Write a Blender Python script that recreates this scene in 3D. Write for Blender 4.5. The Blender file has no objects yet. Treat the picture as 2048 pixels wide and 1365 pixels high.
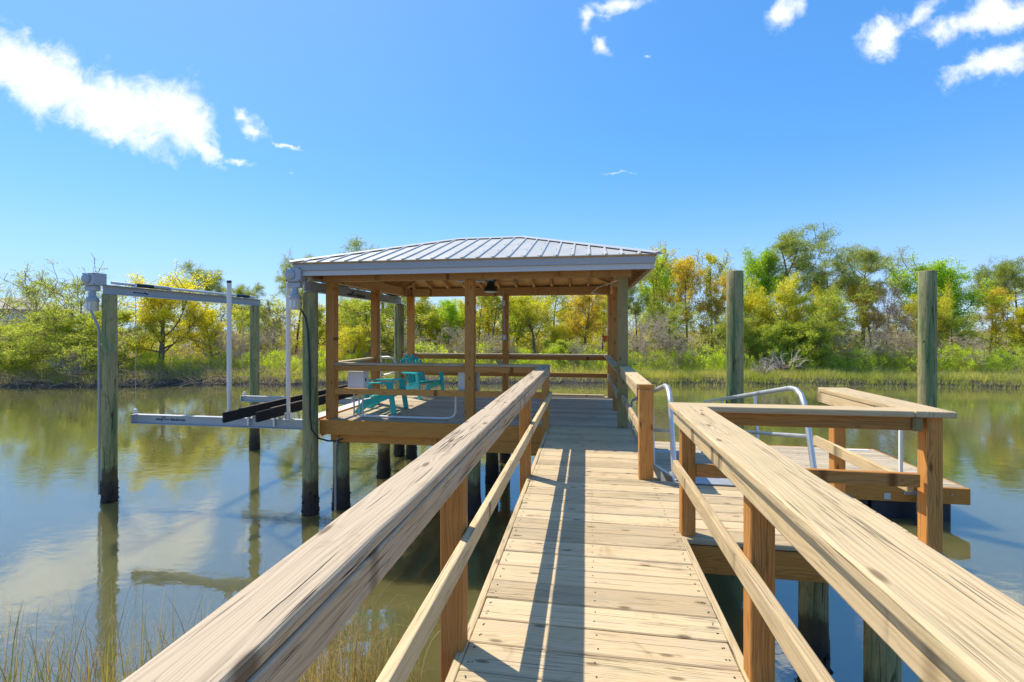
import bpy, bmesh, math, random
import numpy as np
from mathutils import Vector, Matrix, noise as mnoise

R = math.radians
sc = bpy.context.scene
COL = sc.collection

# ------------------------------------------------------------------ camera, light, exposure
YAW = R(9.05); CH = 1.44; WATER = -1.5
cam_d = bpy.data.cameras.new('camera'); cam = bpy.data.objects.new('camera', cam_d); COL.objects.link(cam)
cam_d.sensor_width = 36; cam_d.lens = 932 / 2048 * 36; cam_d.shift_y = -20.5 / 2048
cam_d.clip_start = .05; cam_d.clip_end = 6000
cam.location = (0, 0, CH); cam.rotation_euler = (R(90), 0, YAW); sc.camera = cam
FW = Vector((-math.sin(YAW), math.cos(YAW), 0)); RT = Vector((math.cos(YAW), math.sin(YAW), 0))

SUN = Vector((-.576, .36, 1)).normalized()
SUN_EL = math.asin(SUN.z); SUN_ROT = math.atan2(SUN.x, SUN.y)
SKY_STRENGTH = .15; SUN_STRENGTH = 3.35; EXPOSURE = .86
sun_d = bpy.data.lights.new('sun', 'SUN'); sun = bpy.data.objects.new('sun', sun_d); COL.objects.link(sun)
sun_d.energy = SUN_STRENGTH; sun_d.angle = R(.53); sun_d.color = (1, .91, .76)
sun.rotation_euler = SUN.to_track_quat('Z', 'Y').to_euler(); sun.location = (-12, 8, 20)
sc.view_settings.view_transform = 'Standard'; sc.view_settings.look = 'None'
sc.view_settings.exposure = EXPOSURE; sc.view_settings.gamma = 1; sc.view_settings.use_curve_mapping = False
sc.render.engine = 'CYCLES'; sc.cycles.max_bounces = 8; sc.cycles.transparent_max_bounces = 8
sc.cycles.use_denoising = True


class NT:
    """small node-tree writer"""
    def __init__(s, tree):
        s.t = tree
        for n in list(tree.nodes): tree.nodes.remove(n)
    def n(s, kind, **kw):
        n = s.t.nodes.new(kind); ins = kw.pop('ins', {})
        for k, v in kw.items(): setattr(n, k, v)
        for k, v in ins.items():
            i = n.inputs[k]
            if isinstance(v, bpy.types.NodeSocket): s.t.links.new(v, i)
            else:
                if isinstance(v, tuple) and len(v) == 3 and i.type == 'RGBA': v = (*v, 1)
                i.default_value = v
        return n
    def math(s, op, a, b=0., c=0., clamp=False):
        n = s.n('ShaderNodeMath', operation=op, use_clamp=clamp, ins={0: a, 1: b, 2: c}); return n.outputs[0]
    def vm(s, op, a, b=(0, 0, 0), out=0):
        n = s.n('ShaderNodeVectorMath', operation=op, ins={0: a, 1: b}); return n.outputs[out]
    def mix(s, f, a, b, blend='MIX'):
        n = s.n('ShaderNodeMix', data_type='RGBA', blend_type=blend, clamp_factor=True)
        for k, v in ((0, f), (6, a), (7, b)):
            i = n.inputs[k]
            if isinstance(v, bpy.types.NodeSocket): s.t.links.new(v, i)
            else: i.default_value = (*v, 1) if isinstance(v, tuple) and len(v) == 3 else v
        return n.outputs[2]
    def ramp(s, f, stops, interp='LINEAR'):
        n = s.n('ShaderNodeValToRGB', ins={0: f}); cr = n.color_ramp; cr.interpolation = interp
        while len(cr.elements) < len(stops): cr.elements.new(.5)
        for e, (p, c) in zip(cr.elements, stops):
            e.position = p; e.color = (*c, 1) if isinstance(c, tuple) else (c, c, c, 1)
        return n.outputs[0]
    def noise(s, vec, scale, detail=3., rough=.55, dist=0.):
        return s.n('ShaderNodeTexNoise', ins={'Vector': vec, 'Scale': scale, 'Detail': detail, 'Roughness': rough, 'Distortion': dist}).outputs[0]
    def sstep(s, x, a, b):
        return s.n('ShaderNodeMapRange', interpolation_type='SMOOTHSTEP', ins={0: x, 1: a, 2: b, 3: 0., 4: 1.}).outputs[0]


# ------------------------------------------------------------------ sky
world = bpy.data.worlds.new('World'); sc.world = world; world.use_nodes = True
W = NT(world.node_tree)
sky = W.n('ShaderNodeTexSky', sky_type='NISHITA', sun_disc=False, sun_elevation=SUN_EL, sun_rotation=SUN_ROT,
          altitude=0, air_density=1.0, dust_density=.0, ozone_density=2.4)
hsv = W.n('ShaderNodeHueSaturation', ins={'Hue': .497, 'Saturation': 1.18, 'Value': 1.22, 'Color': W.mix(1., sky.outputs[0], (.93, .99, 1.08), 'MULTIPLY')})
grade = W.mix(1., W.n('ShaderNodeGamma', ins={0: hsv.outputs[0], 1: .6}).outputs[0], (.52, .90, 1.30), 'MULTIPLY')
sd_ = W.math('MAXIMUM', W.vm('DOT_PRODUCT', W.n('ShaderNodeTexCoord').outputs['Generated'], tuple(SUN), 1), 0.)
elev = W.n('ShaderNodeSeparateXYZ', ins={0: W.n('ShaderNodeTexCoord').outputs['Generated']}).outputs[2]
low = W.math('SUBTRACT', 1., W.sstep(elev, -.02, .42))
vf = W.math('ADD', W.math('MULTIPLY', W.math('POWER', sd_, 5.), .34), W.math('MULTIPLY', W.math('POWER', low, 2.2), .58), clamp=True)
grade = W.mix(vf, grade, (2.55, 2.95, 4.2))
gen = W.n('ShaderNodeTexCoord').outputs['Generated']
df = W.vm('DOT_PRODUCT', gen, tuple(FW), 1); dr = W.vm('DOT_PRODUCT', gen, tuple(RT), 1)
sep = W.n('ShaderNodeSeparateXYZ', ins={0: gen})
dfc = W.math('MAXIMUM', df, .02)
uu = W.math('DIVIDE', dr, dfc); vv = W.math('DIVIDE', sep.outputs[2], dfc)
uv = W.n('ShaderNodeCombineXYZ', ins={0: uu, 1: vv, 2: 0.}).outputs[0]
wn = W.n('ShaderNodeTexNoise', ins={'Vector': uv, 'Scale': 5., 'Detail': 5., 'Roughness': .6}).outputs[1]
warp = W.vm('SCALE', W.vm('SUBTRACT', wn, (.5, .5, .5)), (0, 0, 0)); warp.node.inputs['Scale'].default_value = .14
uvw = W.vm('ADD', uv, warp)
# each cloud: bearing offset, height, half length, half thickness, slope (radians), strength
CL = [(-1.06, .575, .28, .082, -.35, 1.25), (-.86, .485, .22, .078, -.40, 1.25), (-.73, .462, .12, .082, -.5, 1.2), (-.66, .40, .07, .028, -.6, 1.), (-.575, .475, .04, .018, -.5, .8), (-.55, .445, .045, .022, -.55, .95), (-.465, .405, .045, .007, -.25, .8),
      (-.585, .362, .055, .010, -.38, .8), (.235, .705, .095, .028, .3, 1.), (.155, .665, .035, .024, 1.1, .9), (.19, .615, .034, .019, -.2, .95), (.585, .70, .055, .036, .7, 1.), (.80, .635, .062, .042, 1.0, 1.), (.875, .68, .08, .028, .8, .85), (1.02, .665, .18, .042, .2, 1.),
      (1.03, .57, .14, .034, .45, 1.), (.205, .338, .05, .004, 0, .55), (.30, .605, .010, .004, 0, .7), (-.45, .335, .010, .004, 0, .5)]
field = None
for (cu, cv, a, b, th, st) in CL:
    q = W.vm('SUBTRACT', uvw, (cu, cv, 0))
    ux = W.vm('DOT_PRODUCT', q, (math.cos(th) / a, math.sin(th) / a, 0), 1)
    uy = W.vm('DOT_PRODUCT', q, (-math.sin(th) / b, math.cos(th) / b, 0), 1)
    r2 = W.math('SQRT', W.math('ADD', W.math('MULTIPLY', ux, ux), W.math('MULTIPLY', uy, uy)))
    m = W.math('MULTIPLY', W.math('SUBTRACT', 1.35, r2), st)
    field = m if field is None else W.math('MAXIMUM', field, m)
fine = W.noise(uv, 17., 9., .64, .35)
dens = W.math('ADD', field, W.math('MULTIPLY', W.math('SUBTRACT', fine, .5), 1.9))
front = W.sstep(df, .1, .3)
cl = W.math('MULTIPLY', W.sstep(dens, .27, 1.3), front)
# scattered small clouds over the rest of the sky
dz = W.math('MAXIMUM', sep.outputs[2], .06)
pl = W.n('ShaderNodeCombineXYZ', ins={0: W.math('DIVIDE', sep.outputs[0], dz), 1: W.math('DIVIDE', sep.outputs[1], dz), 2: 0.}).outputs[0]
rest = W.math('MULTIPLY', W.sstep(W.noise(pl, .9, 7., .6, .4), .60, .72), W.math('SUBTRACT', 1., W.sstep(df, -.1, .25)))
cl = W.math('MAXIMUM', cl, W.math('MULTIPLY', rest, W.sstep(sep.outputs[2], .08, .25)))
cl = W.math('MULTIPLY', cl, W.math('MULTIPLY_ADD', W.noise(uv, 7., 4.), .25, .80), clamp=True)
cloud_col = W.mix(W.noise(uv, 9., 4.), (5.2, 5.3, 5.5), (3.6, 3.75, 4.1))
skyc = W.mix(cl, grade, cloud_col)
bg = W.n('ShaderNodeBackground', ins={0: skyc, 1: SKY_STRENGTH})
W.t.links.new(bg.outputs[0], W.n('ShaderNodeOutputWorld').inputs[0])


# ------------------------------------------------------------------ materials
def mat(name):
    m = bpy.data.materials.new(name); m.use_nodes = True; return m, NT(m.node_tree)

def finish(N, surf): N.t.links.new(surf, N.n('ShaderNodeOutputMaterial').inputs[0])

def principled(N, **ins):
    return N.n('ShaderNodeBsdfPrincipled', ins=ins).outputs[0]

def plain(name, col, rough=.5, metal=0., var=.12, scale=6., bump=0.):
    m, N = mat(name)
    oc = N.n('ShaderNodeTexCoord').outputs['Object']
    nz = N.noise(oc, scale, 5., .65)
    c = N.mix(nz, tuple(v * (1 - var) for v in col), tuple(min(1, v * (1 + var)) for v in col))
    d = {'Base Color': c, 'Roughness': N.math('MULTIPLY_ADD', nz, .25, rough - .1), 'Metallic': metal}
    if bump: d['Normal'] = N.n('ShaderNodeBump', ins={'Strength': bump, 'Distance': .01, 'Height': N.noise(oc, scale * 8, 4.)}).outputs[0]
    finish(N, principled(N, **d)); return m

def wood(name, light, dark, worn, wornness=.5, grain=1., crack=.5, green=0., bump=.5, topgrey=.0, knots=1.):
    """board material: local X runs along the grain"""
    m, N = mat(name)
    oc = N.n('ShaderNodeTexCoord').outputs['Object']
    rnd = N.n('ShaderNodeObjectInfo').outputs['Random']
    off = N.n('ShaderNodeCombineXYZ', ins={0: N.math('MULTIPLY', rnd, 91.), 1: N.math('MULTIPLY', rnd, 37.), 2: N.math('MULTIPLY', rnd, 53.)}).outputs[0]
    P = N.vm('ADD', oc, off)
    # knots push the grain lines aside
    kv = N.n('ShaderNodeTexVoronoi', voronoi_dimensions='2D', ins={'Vector': N.vm('MULTIPLY', P, (2.6, 7.5, 7.5)), 'Scale': 1., 'Randomness': 1.})
    kd = kv.outputs['Distance']
    kon = N.math('GREATER_THAN', N.n('ShaderNodeSeparateXYZ', ins={0: kv.outputs['Color']}).outputs[0], .48)
    kpush = N.math('MULTIPLY', N.math('MULTIPLY', N.math('SUBTRACT', 1., N.sstep(kd, .0, .38)), .9), kon)
    wide = N.noise(N.vm('MULTIPLY', P, (1.1, 9., 9.)), 1., 2., .5)
    sx = N.n('ShaderNodeSeparateXYZ', ins={0: P})
    ring = N.math('ADD', N.math('ADD', sx.outputs[1], N.math('MULTIPLY', sx.outputs[2], .8)), N.math('MULTIPLY', wide, .15))
    ring = N.math('ADD', ring, N.math('MULTIPLY', kpush, .012))
    band = N.math('SINE', N.math('MULTIPLY', ring, 900. * grain))
    band = N.math('MULTIPLY_ADD', band, .5, .5)
    fib = N.math('MULTIPLY_ADD', N.noise(N.vm('MULTIPLY', P, (5., 420., 420.)), 1., 3., .7), .4, N.math('MULTIPLY', N.noise(N.vm('MULTIPLY', P, (2.2, 130., 130.)), 1., 5., .75), .62))
    streak = N.noise(N.vm('MULTIPLY', P, (.8, 62., 62.)), 1., 5., .65)
    g = N.math('ADD', N.math('MULTIPLY', N.math('POWER', band, 1.6), .13), N.math('ADD', N.math('MULTIPLY', fib, .55), N.math('MULTIPLY', streak, .17)))
    col = N.mix(N.sstep(g, .30, .68), light, dark)
    blotch = N.noise(N.vm('MULTIPLY', P, (2.2, 9., 9.)), 1., 4., .65)
    w = N.math('MULTIPLY', N.sstep(N.math('ADD', N.math('MULTIPLY', blotch, .6), N.math('MULTIPLY', streak, .5)), .38, .72), wornness)
    wcol = N.mix(N.sstep(g, .34, .70), worn, tuple(v * .58 for v in worn))
    if topgrey:
        nz = N.n('ShaderNodeSeparateXYZ', ins={0: N.n('ShaderNodeNewGeometry').outputs['Normal']}).outputs[2]
        w = N.math('MAXIMUM', w, N.math('MULTIPLY', N.sstep(nz, .3, .8), topgrey))
    col = N.mix(w, col, wcol)
    if green:
        gm = N.math('MULTIPLY', N.sstep(N.noise(N.vm('MULTIPLY', P, (3., 5., 5.)), 1., 5., .6), .45, .7), green)
        col = N.mix(gm, col, (.20, .25, .10))
    # cracks: long thin dark checks
    cn = N.noise(N.vm('MULTIPLY', P, (.8, 46., 46.)), 1., 3., .6, .25)
    ck = N.math('SUBTRACT', 1., N.sstep(N.math('ABSOLUTE', N.math('SUBTRACT', cn, .5)), .004, .017))
    ckm = N.math('MULTIPLY', ck, N.sstep(N.noise(N.vm('MULTIPLY', P, (1.2, 9., 9.)), 1., 2.), .52, .64))
    cn2 = N.noise(N.vm('MULTIPLY', P, (1.6, 120., 120.)), 1., 3., .6)
    ck2 = N.math('MULTIPLY', N.sstep(cn2, .64, .70), N.sstep(N.noise(N.vm('MULTIPLY', P, (2., 14., 14.)), 1., 2.), .50, .62))
    so_ = N.n('ShaderNodeSeparateXYZ', ins={0: oc})
    for (o1, w1, ph) in ((.018, .05, 3.), (-.034, .04, 11.)):
        xv = N.n('ShaderNodeCombineXYZ', ins={0: N.math('MULTIPLY_ADD', sx.outputs[0], 1.3, ph), 1: ph, 2: 0.}).outputs[0]
        yc = N.math('MULTIPLY_ADD', N.noise(xv, 1., 5., .55), w1, o1 - w1 / 2)
        dd_ = N.math('ABSOLUTE', N.math('SUBTRACT', so_.outputs[1], yc))
        gate = N.sstep(N.noise(xv, 1.9, 2.), .49, .58)
        ckm = N.math('MAXIMUM', ckm, N.math('MULTIPLY', N.math('SUBTRACT', 1., N.sstep(dd_, .0004, .0019)), gate))
    ckm = N.math('MULTIPLY', N.math('MAXIMUM', ckm, N.math('MULTIPLY', ck2, .7)), crack)
    stain = N.math('MULTIPLY', N.sstep(N.noise(N.vm('MULTIPLY', P, (3.5, 5., 5.)), 1., 6., .7, .8), .56, .72), .35)
    col = N.mix(stain, col, tuple(v * .55 for v in dark))
    col = N.mix(ckm, col, (.035, .024, .015))
    kdot = N.math('MULTIPLY', N.math('SUBTRACT', 1., N.sstep(kd, .04, .12)), N.math('MULTIPLY', kon, .75 * knots))
    col = N.mix(kdot, col, tuple(v * .36 for v in dark))
    tone = N.math('MULTIPLY_ADD', N.math('FRACT', N.math('MULTIPLY', rnd, 17.3)), .36, .80)
    col = N.mix(1., col, N.n('ShaderNodeCombineXYZ', ins={0: tone, 1: tone, 2: N.math('MULTIPLY', tone, .99)}).outputs[0], 'MULTIPLY')
    h = N.math('SUBTRACT', N.math('MULTIPLY', g, -.35), N.math('MULTIPLY', ckm, 1.6))
    bp = N.n('ShaderNodeBump', ins={'Strength': bump, 'Distance': .004, 'Height': h}).outputs[0]
    finish(N, principled(N, **{'Base Color': col, 'Roughness': N.math('MULTIPLY_ADD', fib, .2, .68), 'Specular IOR Level': .25, 'Normal': bp}))
    return m

M = {}
M['deck'] = wood('weathered_deck_wood', (.63, .475, .27), (.35, .235, .12), (.52, .44, .31), .5, .55, .75, .14, .6)
M['deck_grey'] = wood('grey_deck_wood', (.56, .45, .30), (.33, .24, .15), (.48, .42, .33), .55, .55, .6, .20, .5)
M['post'] = wood('stained_post_wood', (.56, .25, .055), (.28, .095, .015), (.52, .31, .14), .28, .5, .5, .0, .4)
M['rim'] = wood('stained_rim_wood', (.62, .26, .048), (.33, .11, .016), (.52, .28, .10), .25, .5, .4, .0, .4)
M['rail'] = wood('pale_rail_wood', (.66, .49, .26), (.42, .27, .12), (.60, .50, .35), .45, .4, .7, .14, .6, topgrey=.25)
M['rail_old'] = wood('old_grey_rail_wood', (.56, .39, .22), (.29, .18, .09), (.54, .45, .33), .62, .5, 1., .03, .9, topgrey=.65)
M['roofwood'] = wood('roof_frame_wood', (.60, .36, .14), (.34, .175, .06), (.48, .32, .16), .3, .5, .4, .0, .3)
M['greenpost'] = wood('green_tinged_post_wood', (.42, .29, .12), (.22, .135, .05), (.29, .27, .125), .6, .5, .8, .5, .5)
M['galv'] = plain('galvanised_metal', (.50, .52, .54), .42, .85, .15)
M['alu'] = plain('dull_aluminium', (.66, .67, .67), .42, .75, .10)
M['alu_paint'] = plain('pale_beam_metal', (.38, .40, .415), .5, .35, .12)
M['roof'] = plain('cream_roof_metal', (.49, .475, .42), .42, .1, .13, 2.)
M['trim'] = plain('white_roof_trim', (.50, .495, .48), .42, .05, .05, 3.)
M['fascia'] = plain('grey_white_fascia', (.35, .355, .355), .5, .05, .06, 2.)
M['whitebox'] = plain('white_box_plastic', (.74, .74, .72), .4, 0, .06)
M['pvc'] = plain('white_pipe_plastic', (.70, .68, .64), .4, 0, .08)
M['greypipe'] = plain('grey_conduit', (.33, .35, .36), .45, 0, .15)
M['black'] = plain('black_rubber', (.022, .022, .022), .5, 0, .3)
M['carpet'] = plain('black_bunk_carpet', (.016, .015, .018), .95, 0, .4, 60., .8)
M['bunkside'] = plain('brown_bunk_top', (.10, .075, .055), .9, 0, .4, 40.)
M['float'] = plain('black_float_plastic', (.02, .022, .03), .45, 0, .5, 9., .3)
M['teal'] = plain('teal_plastic', (.012, .46, .43), .38, 0, .12, 5.)
M['ecru'] = plain('beige_motor_casing', (.60, .53, .40), .45, .1, .12)
M['rope'] = plain('steel_cable', (.42, .42, .40), .5, .6, .1)
M['clay'] = plain('terracotta', (.52, .12, .035), .7, 0, .15)
M['dark'] = plain('dark_metal', (.03, .033, .035), .4, .4, .3)
M['lens'] = plain('pale_lens', (.55, .56, .52), .3, 0, .1)
M['ink'] = plain('dark_blue_print', (.02, .04, .12), .5, 0, .1)
M['inkteal'] = plain('teal_print', (.02, .16, .18), .5, 0, .1)
M['screw'] = plain('dark_screw', (.06, .05, .04), .5, .5, .2)
M['shell'] = plain('oyster_shell', (.42, .39, .35), .8, 0, .35, 8.)
M['crust'] = plain('dark_oyster_crust', (.030, .026, .022), .75, 0, .9, 30., .8)
M['drift'] = plain('bleached_driftwood', (.44, .38, .31), .9, 0, .3, 12., .4)
M['rootwad'] = plain('dark_rootwad', (.10, .075, .055), .95, 0, .4, 12., .4)
M['house'] = plain('pale_house_wall', (.55, .53, .50), .8)

def pile_mat():
    m, N = mat('treated_piling_wood')
    oc = N.n('ShaderNodeTexCoord').outputs['Object']; rnd = N.n('ShaderNodeObjectInfo').outputs['Random']
    P = N.vm('ADD', oc, N.n('ShaderNodeCombineXYZ', ins={0: N.math('MULTIPLY', rnd, 31.), 1: N.math('MULTIPLY', rnd, 77.), 2: N.math('MULTIPLY', rnd, 13.)}).outputs[0])
    z = N.n('ShaderNodeSeparateXYZ', ins={0: oc}).outputs[2]
    st = N.noise(N.vm('MULTIPLY', P, (9., 9., .8)), 1., 6., .62)
    fn = N.noise(N.vm('MULTIPLY', P, (90., 90., 3.)), 1., 4., .7)
    bl = N.noise(N.vm('MULTIPLY', P, (5., 5., 2.2)), 1., 5., .65, .6)
    c = N.mix(N.sstep(st, .33, .56), (.11, .20, .075), (.36, .31, .14))
    c = N.mix(N.sstep(bl, .56, .74), c, (.14, .26, .13))
    c = N.mix(N.math('MULTIPLY', N.sstep(N.noise(N.vm('MULTIPLY', P, (11., 11., 7.)), 1., 6., .72, 1.2), .5, .66), .55), c, (.15, .12, .055))
    c = N.mix(N.math('MULTIPLY', N.sstep(fn, .50, .70), .75), c, (.055, .065, .03))
    ck = N.math('SUBTRACT', 1., N.sstep(N.math('ABSOLUTE', N.math('SUBTRACT', N.noise(N.vm('MULTIPLY', P, (7., 7., .35)), 1., 2.), .47)), .002, .008))
    c = N.mix(N.math('MULTIPLY', ck, .7), c, (.02, .018, .012))
    edge = N.math('MULTIPLY_ADD', N.noise(N.vm('MULTIPLY', P, (14., 14., 5.)), 1., 5., .7), .35, -.17)
    zz = N.math('ADD', z, edge)
    c = N.mix(N.math('SUBTRACT', 1., N.sstep(zz, .50, .66)), c, (.085, .065, .032))
    c = N.mix(N.math('SUBTRACT', 1., N.sstep(zz, .30, .42)), c, N.mix(N.noise(oc, 45., 5., .7), (.008, .008, .007), (.075, .062, .05)))
    b = N.n('ShaderNodeBump', ins={'Strength': .6, 'Distance': .01, 'Height': N.math('ADD', fn, N.math('MULTIPLY', ck, -1.5))}).outputs[0]
    finish(N, principled(N, **{'Base Color': c, 'Roughness': .78, 'Normal': b, 'Specular IOR Level': .3}))
    return m
M['pile'] = pile_mat()

def leafmat(name, cols, trans=.42, rough=.6):
    m, N = mat(name)
    isl = N.n('ShaderNodeNewGeometry').outputs['Random Per Island']
    oi = N.n('ShaderNodeObjectInfo').outputs['Random']
    oc = N.n('ShaderNodeTexCoord').outputs['Object']
    n1 = N.noise(oc, .55, 3., .6)
    f = N.math('ADD', N.math('MULTIPLY', isl, .50), N.math('ADD', N.math('MULTIPLY', N.math('MULTIPLY_ADD', n1, 2.4, -.9), .40), N.math('MULTIPLY', oi, .14)), clamp=True)
    c = N.ramp(f, [(i / (len(cols) - 1), col) for i, col in enumerate(cols)])
    d = N.n('ShaderNodeBsdfPrincipled', ins={'Base Color': c, 'Roughness': rough, 'Specular IOR Level': .3}).outputs[0]
    t = N.n('ShaderNodeBsdfTranslucent', ins={'Color': N.mix(1., c, (1.9, 1.8, .6), 'MULTIPLY')}).outputs[0]
    finish(N, N.n('ShaderNodeMixShader', ins={0: trans, 1: d, 2: t}).outputs[0])
    return m
L = {}
L['yellowgreen'] = leafmat('yellow_green_leaves', [(.30, .33, .03), (.50, .50, .05), (.70, .62, .07), (.80, .58, .09)], .55)
L['orange'] = leafmat('orange_tinged_leaves', [(.28, .30, .05), (.50, .43, .08), (.66, .49, .11), (.50, .35, .12)], .55)
L['bright'] = leafmat('bright_green_leaves', [(.18, .32, .03), (.32, .48, .05), (.46, .60, .07), (.58, .62, .11)], .55)
L['pine'] = leafmat('dark_pine_needles', [(.15, .21, .07), (.26, .33, .10), (.40, .42, .13), (.50, .42, .16)], .45)
L['cedar'] = leafmat('olive_cedar_sprays', [(.19, .26, .06), (.33, .40, .08), (.46, .50, .11), (.54, .50, .16)], .55)
L['oak'] = leafmat('olive_oak_leaves', [(.25, .31, .05), (.42, .45, .06), (.58, .55, .08), (.68, .57, .12)], .55)
L['shrub'] = leafmat('lime_shrub_leaves', [(.24, .36, .03), (.42, .55, .05), (.58, .68, .08), (.58, .54, .16)], .5)
L['marsh'] = leafmat('marsh_grass_blades', [(.20, .29, .05), (.38, .43, .09), (.54, .50, .20), (.60, .50, .30)], .4)
L['thicket'] = leafmat('thicket_leaves', [(.20, .16, .09), (.32, .29, .09), (.46, .42, .10), (.54, .44, .24)], .45)
L['nearblade'] = leafmat('near_grass_blades', [(.16, .32, .03), (.20, .14, .08), (.40, .30, .18), (.66, .56, .42)], .4)
BARK = plain('grey_brown_bark', (.17, .135, .10), .9, 0, .4, 9.)
BARKP = plain('red_brown_bark', (.16, .095, .060), .9, 0, .4, 9.)
TWIG = plain('pale_bare_twigs', (.54, .43, .30), .9, 0, .35, 3.)
TWIGD = plain('brown_bare_twigs', (.32, .235, .15), .9, 0, .35, 3.)

def ground_mat():
    m, N = mat('bank_soil')
    g = N.n('ShaderNodeNewGeometry').outputs['Position']
    n1 = N.noise(g, .5, 6., .65); n2 = N.noise(g, 6., 6., .7)
    z = N.n('ShaderNodeSeparateXYZ', ins={0: g}).outputs[2]
    dry = N.mix(N.sstep(n2, .35, .65), (.13, .10, .065), (.30, .235, .15))
    dry = N.mix(N.sstep(n1, .45, .62), dry, (.25, .105, .05))
    dry = N.mix(N.sstep(N.noise(g, .9, 4.), .5, .62), dry, (.11, .13, .03))
    mud = N.mix(n2, (.025, .02, .014), (.13, .10, .075))
    c = N.mix(N.sstep(N.math('ADD', z, N.math('MULTIPLY', n2, .35)), -1.05, -.75), mud, dry)
    b = N.n('ShaderNodeBump', ins={'Strength': .8, 'Distance': .08, 'Height': n2}).outputs[0]
    finish(N, principled(N, **{'Base Color': c, 'Roughness': .9, 'Normal': b}))
    return m
M['soil'] = ground_mat()

def water_mat():
    m, N = mat('murky_river_water')
    g = N.n('ShaderNodeNewGeometry').outputs['Position']
    P = N.vm('MULTIPLY', g, (1., 1.5, 1.))
    patch = N.sstep(N.noise(N.vm('MULTIPLY', g, (.22, .5, 1.)), 1., 4., .55, .8), .42, .66)
    w1 = N.noise(P, 2.2, 3., .5, .3)
    w2 = N.noise(N.vm('MULTIPLY', g, (5., 11., 1.)), 1., 4., .6, .6)
    w3 = N.noise(N.vm('MULTIPLY', g, (16., 30., 1.)), 1., 3., .6, .3)
    h = N.math('ADD', N.math('MULTIPLY', w1, .9), N.math('MULTIPLY', w2, N.math('MULTIPLY_ADD', patch, .38, .10)))
    h = N.math('ADD', h, N.math('MULTIPLY', w3, N.math('MULTIPLY_ADD', patch, .07, .008)))
    b = N.n('ShaderNodeBump', ins={'Strength': .12, 'Distance': .03, 'Height': h}).outputs[0]
    c = N.mix(N.noise(g, .3, 3.), (.105, .102, .036), (.128, .122, .048))
    body = N.n('ShaderNodeSubsurfaceScattering', falloff='BURLEY', ins={'Color': c, 'Scale': .55, 'Radius': (1., 1., .8)}).outputs[0]
    gl = N.n('ShaderNodeBsdfGlossy', ins={'Color': (.95, .96, .90), 'Roughness': .025, 'Normal': b}).outputs[0]
    fr = N.n('ShaderNodeFresnel', ins={'IOR': 1.33, 'Normal': b}).outputs[0]
    finish(N, N.n('ShaderNodeMixShader', ins={0: N.math('MULTIPLY_ADD', fr, .76, .25, True), 1: body, 2: gl}).outputs[0])
    return m
M['water'] = water_mat()


# ------------------------------------------------------------------ object helpers
ORG = {}
def link(o, parent=None):
    COL.objects.link(o)
    if parent is not None: o.parent = parent
    return o

def tag(o, label=None, cat=None, group=None, kind=None):
    for k, v in (('label', label), ('category', cat), ('group', group), ('kind', kind)):
        if v: o[k] = v
    return o

def thing(name, label, cat, loc=(0, 0, 0), group=None):
    o = bpy.data.objects.new(name, None); COL.objects.link(o); o.location = loc; o.empty_display_size = .2
    ORG[o.name] = Vector(loc)
    return tag(o, label, cat, group)

WM = {}
def place(o, parent, w):
    """put o at world matrix w under its parent"""
    WM[o.name] = w
    o.matrix_local = (pm(parent).inverted() @ w) if parent is not None else w
def pm(p):
    if p is None: return Matrix.Identity(4)
    return WM.get(p.name) or Matrix.Translation(ORG.get(p.name, Vector((0, 0, 0))))

_mesh_cache = {}
def box_mesh(l, w, t, bev, segs, sub=1, wob=0., seed=0):
    key = (round(l, 3), round(w, 3), round(t, 3), round(bev, 4), segs, sub, wob, seed)
    if key in _mesh_cache: return _mesh_cache[key]
    bm = bmesh.new(); bmesh.ops.create_cube(bm, size=1)
    bmesh.ops.scale(bm, vec=(l, w, t), verts=bm.verts)
    if sub > 1:
        es = [e for e in bm.edges if abs(e.verts[0].co.x - e.verts[1].co.x) > l * .5]
        bmesh.ops.subdivide_edges(bm, edges=es, cuts=sub - 1, use_grid_fill=True)
    if bev > 0:
        es = [e for e in bm.edges if len(e.link_faces) == 2 and e.calc_face_angle(0) > .5]
        bmesh.ops.bevel(bm, geom=es, offset=bev, segments=segs, profile=.5, affect='EDGES')
    if wob:
        for v in bm.verts:
            p = v.co * 1.0
            n = mnoise.noise(Vector((p.x * 2.3 + seed * 7, p.y * 6, p.z * 6)))
            n2 = mnoise.noise(Vector((p.x * 9 + seed * 3, p.y * 14 + 5, p.z * 14)))
            v.co.z += wob * (n * .7 + n2 * .4); v.co.y += wob * .6 * n2
    me = bpy.data.meshes.new('board'); bm.to_mesh(me); bm.free()
    if segs > 1:
        for p in me.polygons: p.use_smooth = False
    _mesh_cache[key] = me
    return me

def basis(d, up):
    x = Vector(d).normalized(); u = Vector(up)
    if abs(x.dot(u)) > .98: u = Vector((0, 1, 0))
    y = u.cross(x).normalized(); z = x.cross(y)
    return Matrix((x, y, z)).transposed().to_4x4()

def board(name, parent, a, b, w, t, m, up=(0, 0, 1), bev=.004, segs=1, sub=1, wob=0., label=None, seed=0):
    """solid board from a to b (centre line); w across, t along up"""
    a = Vector(a); b = Vector(b); l = (b - a).length
    me = box_mesh(l, w, t, bev, segs, sub, wob, seed)
    if len(me.materials) == 0: me.materials.append(m)
    elif me.materials[0] is not m:
        k = (me.name, m.name)
        if k not in _mesh_cache:
            c = me.copy(); c.materials.clear(); c.materials.append(m); _mesh_cache[k] = c
        me = _mesh_cache[k]
    o = bpy.data.objects.new(name, me); link(o, parent)
    place(o, parent, Matrix.Translation((a + b) / 2) @ basis(b - a, up))
    if label: o['label'] = label
    return o

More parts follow.
